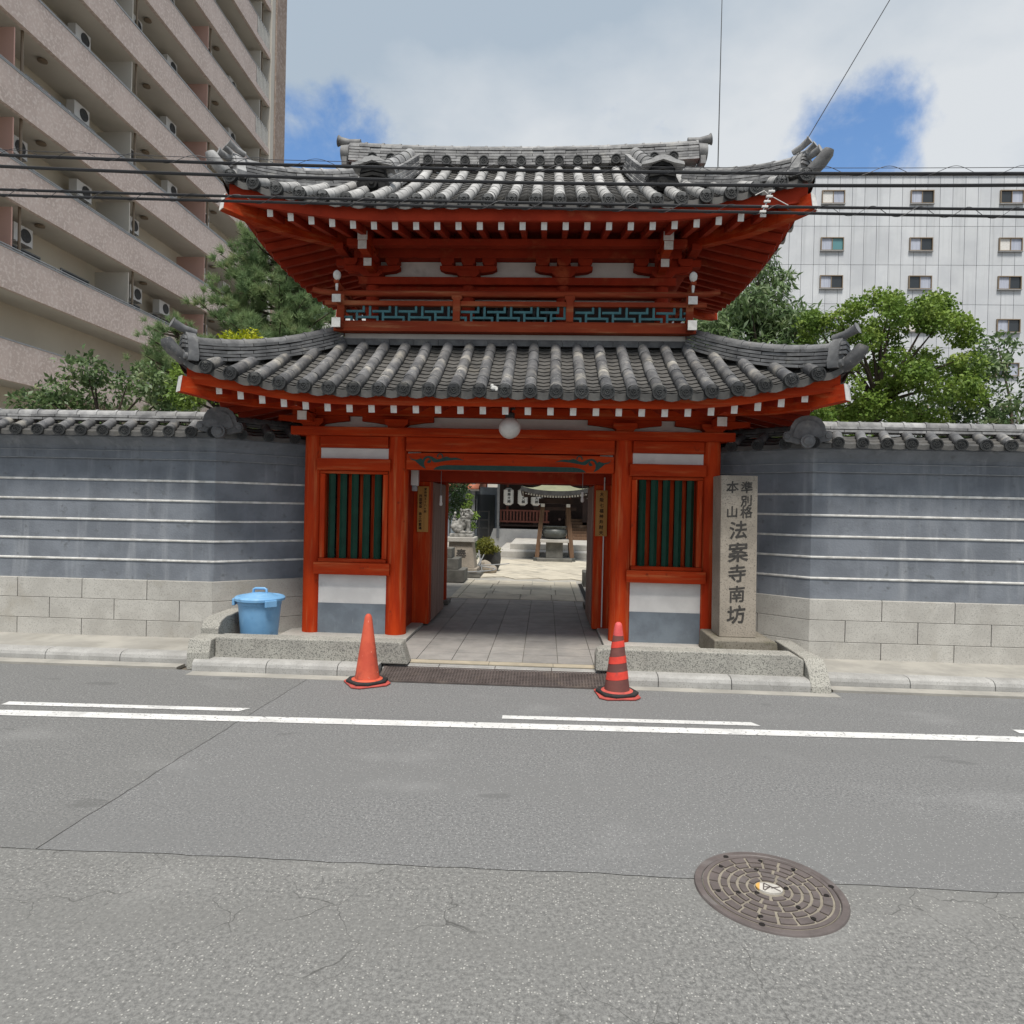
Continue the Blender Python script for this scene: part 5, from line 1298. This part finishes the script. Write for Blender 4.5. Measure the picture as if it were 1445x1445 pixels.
lantern(-1.02, 18.5, 'white paper lantern with black lettering hanging beside the grey downpipe'); lantern(-.46, 18.5, 'white paper lantern with black lettering hanging next to the pavilion roof'); lantern(.06, 18.5, 'white paper lantern with black lettering hanging half behind the pavilion post')
# side building at the back
def side_building():
    t = thing('annex_building', (-4, 23, .1), 'grey annex building with terracotta roof edge behind the lion', 'building')
    B(-9, -1.75, 23, 27, .05, 2.55).build('wall', 'panel_grey', t)
    B(-9.2, -2.6, 22.5, 23, 2.36, 2.44).build('eave_board', 'white_paint', t); MB().prism([(22.4, 2.44), (22.4, 2.50), (24.5, 3.3), (27, 3.3), (27, 2.44)], -9.2, -2.6, 'yz').build('roof', 'terracotta', t)
    B(-2.95, -2.8, 22.8, 22.92, .2, 5.5).build('grey_column', 'metal_grey', t)
    B(-2.7, -1.9, 22.95, 22.99, .2, 2.2).build('doorway', 'glass_dark', t)
    for x in (-4.6, -3.2): 
        f = B(x-.5, x+.5, 22.93, 22.998, .9, 2.0).build('window', 'metal_grey', t); B(x-.44, x+.44, 22.92, 22.93, .96, 1.94).build('pane', 'glass_dark', f)
    B(-2.5, 8, 26, 30, .1, 7.5).build('rear_block', 'apt_slab', t)
side_building()
rl = thing('black_railing', (-2.4, 18.2, .1), 'black metal railing between the lion and the hall plinth', 'railing')
for z in (.80, 1.12, 1.45): B(-3.3, -1.75, 18.2, 18.24, z, z+.04).build('bar', 'metal_dark', rl)
for x in np.arange(-3.3, -1.7, .38): B(x, x+.045, 18.19, 18.25, .08, 1.5).build('post', 'metal_dark', rl)
tree('courtyard_tree', (-2.75, 9.3, .08), (-2.55, 9.3, 2.15), (.95, .8, .75), 34, .26, 6500, .085, 'leaf_dark', 'dark green courtyard tree with leafy branches behind the guardian lion', seed=21, trunk_r=.06)
tree('climbing_shrub', (-2.25, 15.5, .08), (-2.3, 15.5, 1.5), (.30, .25, .62), 12, .16, 1300, .085, 'leaf_bright', 'bright green slender shrub in front of the black railing', 'shrub', seed=22, trunk_r=.03)
tree('low_shrub', (-1.55, 9.6, .08), (-1.5, 9.6, .62), (.3, .25, .32), 10, .14, 1200, .06, 'leaf_mid', 'low leafy shrub between lion pedestal and olive bush', 'shrub', seed=23, trunk_r=.02)
# ================================================================ trees behind the walls
def pine(base, top, label, seed, spread, zlow, nb=64, needles=52):
    g = random.Random(seed); ng = np.random.default_rng(seed)
    t = thing('pine_tree', base, label, 'tree')
    b = Vector(base); tp = Vector(top); m = MB()
    trunk = [b.lerp(tp, k/6)+Vector((math.sin(k*1.7)*.06, math.cos(k*1.3)*.06, 0)) for k in range(7)]
    m.tube(trunk, [.15, .135, .12, .10, .075, .05, .02], 8)
    tufts = []; dirs = []
    for i in range(nb):
        f = (i+.5)/nb; z = zlow+(tp.z-.25-zlow)*f
        u = (z-b.z)/(tp.z-b.z); c = b.lerp(tp, u)
        L = spread*(1.12-f)**.72*g.uniform(.55, 1.12)+.12
        a = i*2.4+g.uniform(-.5, .5); d = Vector((math.cos(a), math.sin(a), g.uniform(.05, .5))).normalized()
        e = c+d*L; mid = c.lerp(e, .55)-Vector((0, 0, L*.08))
        m.tube([c, mid, e], [.03, .02, .008], 5)
        nt = max(3, int(L*15))
        for k in range(nt):
            s = .28+.72*(k+g.random())/nt; p = (c.lerp(mid, s*2) if s < .5 else mid.lerp(e, (s-.5)*2))
            side = Vector((g.gauss(0, 1), g.gauss(0, 1), g.gauss(.4, .7))).normalized()*g.uniform(.05, .26)
            tufts.append(p+side); dirs.append((d*.5+side.normalized()*.6+Vector((0, 0, .7))).normalized())
    for k in range(10): tufts.append(tp+Vector((g.uniform(-.06, .06), g.uniform(-.06, .06), -k*.05))); dirs.append(Vector((g.gauss(0, .4), g.gauss(0, .4), 1)).normalized())
    m.build('trunk', 'bark', t, True)
    T = np.array([tuple(p) for p in tufts]); D = np.array([tuple(p) for p in dirs]); n = len(T)*needles
    T = np.repeat(T, needles, 0)+ng.normal(size=(n, 3))*.022; D = np.repeat(D, needles, 0)
    d = D*.8+ng.normal(size=(n, 3))*.55; d /= np.linalg.norm(d, axis=1)[:, None]
    s = np.cross(d, ng.normal(size=(n, 3))); s /= np.linalg.norm(s, axis=1)[:, None]
    L = (.11+.09*ng.random(n))[:, None]; w = .0072
    V = np.stack([T-s*w, T+s*w, T+d*L], 1)
    link('needles', fast_mesh('needles', V, 3, 'needle'), t)
pine((-5.3, 6.0, .08), (-5.25, 6.0, 7.75), 'tall dense green pine tree standing behind the gate beside the apartment block', 5, 1.85, 3.7, 120, 60)
pine((-8.6, 8.2, .08), (-8.7, 8.2, 6.2), 'smaller pine tree standing in front of the apartment balconies', 9, 1.5, 3.2, 46, 44)
tree('yellow_shrub', (-4.35, 2.4, .08), (-4.32, 2.4, 3.86), (.42, .25, .42), 16, .15, 2100, .065, 'leaf_yellow', 'yellow green young shrub rising behind the lower roof of the gate', 'shrub', seed=31, trunk_r=.03, shell=.3)
tree('broadleaf_tree', (-4.9, 2.9, .08), (-4.95, 2.9, 3.45), (.8, .5, .55), 22, .24, 3600, .075, 'leaf_bright', 'fresh green bush showing between the lower eave and the wall behind the bin', 'tree', seed=32, trunk_r=.05)
tree('broadleaf_tree', (-7.2, 3.4, .08), (-7.2, 3.4, 3.1), (1.3, .8, .9), 32, .34, 6000, .10, 'leaf_mid', 'broad green tree behind the boundary wall on the apartment block side', 'tree', seed=33, trunk_r=.08)
tree('narrow_leaf_tree', (4.6, 5.6, .08), (4.35, 5.6, 4.75), (1.45, 1.0, 1.15), 58, .36, 12500, .17, 'leaf_mid', 'grey green tree with long drooping narrow leaves between the gate and the white office block', 'tree', aspect=4.2, seed=34, trunk_r=.10, droop=.9, shell=.35)
tree('narrow_leaf_tree', (4.5, 5.75, .08), (4.60, 5.75, 6.05), (.55, .5, .85), 22, .28, 3600, .17, 'leaf_mid', 'slim upper shoot of narrow leaved tree rising against the white office block', 'tree', aspect=4.2, seed=39, trunk_r=.05, droop=.9, shell=.3)
tree('maple_tree', (6.3, 4.6, .08), (6.5, 4.6, 4.45), (1.75, .9, 1.25), 90, .24, 24000, .066, 'leaf_bright', 'bright green feathery maple tree before the white office block', 'tree', aspect=1.5, seed=35, trunk_r=.09, droop=.1)
tree('maple_tree', (4.55, 3.6, .08), (4.75, 3.6, 2.95), (1.0, .6, .75), 34, .20, 6400, .066, 'leaf_bright', 'low leafy maple under the lower eave corner behind the inscribed pillar', 'tree', aspect=1.5, seed=36, trunk_r=.05)
tree('broadleaf_tree', (9.4, 5.4, .08), (9.4, 5.4, 3.5), (1.9, 1.2, 1.6), 64, .36, 13000, .11, 'leaf_mid', 'darker broadleaf tree on the far side of the bright maple', 'tree', seed=37, trunk_r=.10)

# ================================================================ apartment block on the left
def apartment():
    t = thing('apartment_block', (-17, 20, 0), 'brown tiled apartment block with long balconies and air conditioners rising above the pine tree', 'apartment building')
    XF, XW = -16.9, -18.5; Y0, Y1 = 4.0, 34.2; zt0 = 18.35-2.9*6
    B(-28, XW, Y0, Y1, 0, 38).build('wall', 'apt_wall', t)
    B(XW-.1, XF+.12, Y1-1.2, Y1+.3, 0, 38.4).build('end_pier', 'apt_pillar', t)
    B(XW, XF+.05, Y1-1.75, Y1-1.25, 0, 38).build('end_fin', 'apt_slab', t)
    bar = B(-.5, .5, -.5, .5, -.5, .5).mesh('rail_post', 'metal_grey')
    slat = B(-.5, .5, -.5, .5, -.5, .5).mesh('screen_slat', 'white_paint')
    ac = MB().box(-.16, .16, -.42, .42, -.3, .3).mesh('air_conditioner', 'white_plastic')
    grille = MB().lathe([(.01, 0), (.23, 0), (.23, .02), (.21, .02)], (0, 0, 0), 18).mesh('fan_grille', 'metal_dark')
    pane = B(-.5, .5, -.5, .5, -.5, .5).mesh('window', 'glass_dark'); fr = B(-.5, .5, -.5, .5, -.5, .5).mesh('window_frame', 'metal_grey')
    def L(nm, me, p, c, s): return link(nm, me, p, Matrix.Translation(c) @ Matrix.Diagonal((*s, 1)))
    YE = Y1-1.78
    for k in range(13):
        zt = zt0+2.9*k
        if zt > 38: break
        B(XW, XF-.17, Y0, YE, zt-1.28, zt-1.12).build('balcony_slab', 'apt_slab', t)
        pp = B(XF-.16, XF, Y0, YE-1.9, zt-1.36, zt-.08).build('parapet', 'apt_tile', t)
        B(XF-.18, XF+.02, Y0, YE-1.9, zt-.078, zt-.03).build('parapet_cap', 'metal_grey', pp)
        if zt < 8: continue
        B(XF-.16, XF, YE-1.88, YE, zt-1.36, zt-1.0).build('parapet', 'apt_tile', t)
        for i in range(10): L('screen_slat', slat, t, (XF-.08, YE-1.8+i*.19, zt-.45), (.05, .05, 1.05))
        B(XF-.1, XF-.06, YE-1.88, YE, zt+.06, zt+.11).build('screen_rail', 'metal_grey', t)
        MB().cyl((XF-.08, Y0, zt+.06), (XF-.08, YE-1.9, zt+.06), .028, .028, 6).build('handrail', 'metal_grey', pp)
        y = Y0+.5
        while y < YE-2: L('rail_post', bar, pp, (XF-.08, y, zt+.01), (.05, .05, .09)); y += 1.5
        # units between partitions
        for j, yb in enumerate(np.arange(Y0+3.0, YE-1, 6.1)):
            B(XW, XF-.17, yb, yb+.05, zt-1.12, zt+1.40).build('partition', 'apt_pink' if j % 2 else 'apt_slab', t)
            MB().cyl((XF-.30, yb+.5, zt-1.12), (XF-.30, yb+.5, zt+1.62), .045, .045, 6).build('drainpipe', 'frame_brown', t)
            if yb < 12: continue
            for dy in ((1.4, 4.2), (1.4,), (4.2,), (1.7, 3.9), (1.1, 4.4))[(k*3+j*2) % 5]:
                o = L('air_conditioner', ac, t, (XW+.55, yb+dy, zt+1.05), (1, 1, 1))
                g = link('fan_grille', grille, o, Matrix.Translation((.165, .1, 0)) @ Matrix.Rotation(math.pi/2, 4, 'Y'))
                for q in (-.35, .35): B(XW, XW+.75, yb+dy+q-.02, yb+dy+q+.02, zt+.70, zt+.74).build('bracket', 'white_plastic', t)
            if (k*5+j*3) % 4 == 0 and yb > 8:      # laundry on a pole
                MB().cyl((XF-.5, yb+.9, zt+.45), (XF-.5, yb+4.4, zt+.45), .02, .02, 6).build('laundry_pole', 'metal_grey', t)
                for q in range(4+(k+j) % 3):
                    hh = .55+.25*((q*7+k) % 3); y_ = yb+1.1+q*.55
                    MB().grid(lambda u, v: (XF-.5+.03*math.sin(u*9+q), y_+u*.45, zt+.44-v*hh), 6, 3).build('laundry', ('white_paint', 'curtain', 'apt_pink', 'blue_plastic')[(q+k) % 4], t)
            for dy, ww in ((2.2, 1.7), (4.9, 1.6)):
                f = L('window_frame', fr, t, (XW+.02, yb+dy, zt-.12), (.06, ww, 2.0))
                L('window', pane, t, (XW+.045, yb+dy, zt-.12), (.03, ww-.12, 1.88))
            MB().lathe([(.16, 0), (.16, -.05), (.02, -.08)], (XW+.9, yb+1.9, zt+1.58), 10).build('ceiling_lamp', 'frame_brown', t)
apartment()

# ================================================================ white office block on the right
def office():
    t = thing('office_block', (25, 46, 0), 'pale grey panelled office block with small brown framed windows behind the maple tree', 'office building')
    X0, X1, Y, ZT = 12.2, 40.0, 45.0, 27.6
    B(X0, X1, Y+.08, Y+16, 0, ZT).build('wall', 'metal_grey', t)
    wins = {}
    wz = [25.95, 22.35, 19.45, 16.2, 12.9, 9.6]
    pn = B(-.5, .5, -.5, .5, -.5, .5).mesh('panel', 'office_panel'); zr = [0, 5, 8.3, 11.2, 14.5, 17.8, 20.8, 23.75, ZT]
    W = .935; n = int((X1-X0)/W)
    for i in range(n):
        for a, b in zip(zr, zr[1:]):
            if b < 8.5: continue
            link('panel', pn, t, Matrix.Translation((X0+(i+.5)*W, Y+.04, (a+b)/2)) @ Matrix.Diagonal((W-.03, .08, b-a-.03, 1)))
    B(X0-.1, X1+.1, Y-.1, Y+.3, ZT, ZT+.25).build('coping', 'office_panel', t)
    for a, b, z in ((12.0, 13.75, 28.95), (14.1, 16.7, 28.95)): B(a, b, Y+3, Y+7, ZT, z+.55).build('roof_plant', 'office_panel', t)
    fr = MB().box(-.5, .5, -.5, .5, .44, .5).box(-.5, .5, -.5, .5, -.5, -.44).box(-.5, -.465, -.5, .5, -.44, .44).box(.465, .5, -.5, .5, -.44, .44).box(-.015, .015, -.3, .5, -.44, .44).mesh('window_frame', 'frame_brown'); pg = B(-.5, .5, -.5, .5, -.5, .5).mesh('pane', 'glass_dark'); pb = B(-.5, .5, -.5, .5, -.5, .5).mesh('pane', 'white_paint'); pc = B(-.5, .5, -.5, .5, -.5, .5).mesh('pane', 'curtain'); pt = B(-.5, .5, -.5, .5, -.5, .5).mesh('pane', 'glass_teal')
    for x in (21.97, 28.6, 35.2):
        for k, z in enumerate(wz):
            f = link('window', fr, t, Matrix.Translation((x, Y-.04, z)) @ Matrix.Diagonal((1.72, .20, 1.02, 1)))
            B(x-.9, x+.9, Y-.16, Y+.0, z-.56, z-.512).build('window_sill', 'metal_grey', t)
            q = int(x*7+k*3) % 4; opts = ((pc, pt), (pc, pg), (pb, pc), (pg, pc))[0 if (k == 1 and x < 23) else (1, 2, 3, 1)[q]]
            for d, me in ((-.41, opts[0]), (.41, opts[1])):
                link('pane', me, t, Matrix.Translation((x+d, Y-.02, z)) @ Matrix.Diagonal((.80, .03, .90, 1)))
    MB().cyl((14.15, Y+4, ZT), (14.15, Y+4, 45), .05, .03, 6).build('lightning_rod', 'metal_dark', t)
office()
def white_house():
    t = thing('white_house', (-8.5, 24, 0), 'white house with low grey roof glimpsed between pine tree and gate', 'house')
    B(-12, -6.9, 24, 30, 0, 9.6).build('wall', 'house_white', t)
    MB().prism([(-12.4, 9.6), (-6.4, 9.6), (-9.4, 11.0)], 23.6, 30.4).build('roof', 'house_white', t)
    for z in (3.0, 5.8, 8.4):
        for x in (-10.5, -8.2):
            f = B(x-.6, x+.6, 23.96, 24.05, z-.6, z+.6).build('window', 'metal_grey', t); B(x-.54, x+.54, 23.94, 23.96, z-.54, z+.54).build('pane', 'glass_dark', f)
white_house()

# ================================================================ overhead cables
YCB = -1.8; KS = 6.1/5.3
def cab_pt(x, z): return (.437+(x-.437)*KS, 1.7+(z-1.7)*KS)
def cable(name, pts, r, mat, label):
    q = [cab_pt(*p) for p in pts]
    co = np.polyfit([p[0] for p in q], [p[1] for p in q], 2)
    o = MB().tube([(x, YCB, float(np.polyval(co, x))) for x in np.linspace(-18, 18, 73)], r, 6).build(name, mat, None, True)
    tag(o, label, 'cable', 'overhead cables'); return o, co
_, k1 = cable('overhead_cable', [(-2.583, 4.422), (.123, 4.346), (2.699, 4.312)], .0145, 'cable', 'upper thick black cable under the thin messenger wire, crossing before the upper roof')
cable('overhead_cable', [(-2.582, 4.326), (.125, 4.249), (2.701, 4.22)], .0150, 'cable', 'lone thick black cable, second from the top, crossing before the upper roof')
_, k3 = cable('overhead_cable', [(-2.578, 4.155), (.129, 4.091), (2.705, 4.051)], .0125, 'cable', 'upper cable of the lashed pair crossing before the upper eave board')
_, k4 = cable('overhead_cable', [(-2.578, 4.115), (.13, 4.052), (2.707, 4.003)], .0125, 'cable', 'lower cable of the lashed pair crossing before the upper eave board')
_, km = cable('messenger_wire', [(-2.584, 4.462), (.122, 4.385), (2.697, 4.355)], .0028, 'cable_thin', 'thin messenger wire above the topmost thick cable')
def helix(ka, kb, r, pitch, wr, mat, label, amp=1.0):
    pts = []
    for i in range(0, 1500):
        x = -9+18*i/1500; a = 2*math.pi*x/pitch
        zm = float(np.polyval(ka, x)+np.polyval(kb, x))/2; h = abs(float(np.polyval(ka, x)-np.polyval(kb, x)))/2+r
        pts.append((x, YCB+r*1.4*math.sin(a), zm+h*amp*math.cos(a)))
    tag(MB().tube(pts, wr, 4).build('lashing_wire', mat, None), label, 'wire', 'lashing wires')
helix(k3, k4, .016, .41, .0028, 'cable_thin', 'thin wire spiralling around the lashed cable pair'); helix(k1, km, .016, .57, .0026, 'cable_thin', 'thin wire looping between messenger wire and upper thick cable')
a = cab_pt(2.083, 4.095); b = cab_pt(2.393, 4.585); c = cab_pt(2.587, 4.936)
dv = Vector((c[0]-b[0], 0, c[1]-b[1])).normalized()
tag(MB().tube([(a[0], YCB, a[1]+.02), (b[0]-.05, YCB, b[1]-.10), (b[0], YCB, b[1]), (c[0], YCB-.05, c[1]), (c[0]+dv.x*6, YCB-.6, c[1]+dv.z*6)], .004, 5).build('drop_wire', 'cable_thin', None), 'thin drop wire slanting up into the sky from the lashed cables', 'wire')
hw = thing('cable_clamp', (a[0], YCB, a[1]), 'pale cable clamp hanging on the lashed cables where the thin drop wire starts', 'clamp')
for i in range(5):
    z = a[1]-.10+i*.045; x = a[0]-.03+i*.018
    MB().beam((x-.028, YCB-.03, z), (x+.028, YCB-.03, z), .022, .018).build('insulator', 'white_plastic', hw, bevel=.004)
MB().tube([(a[0]-.04, YCB-.03, a[1]-.12), (a[0]+.05, YCB-.03, a[1]+.10)], .006, 6).build('rod', 'metal_grey', hw)
MB().tube([(a[0]-.09, YCB, a[1]+.06), (a[0]-.02, YCB-.02, a[1]+.09), (a[0]+.03, YCB-.02, a[1]+.05), (a[0]+.2, YCB, a[1]-.03)], .004, 5).build('tie_wire', 'white_plastic', hw)

bpy.data.objects.remove(_txt)
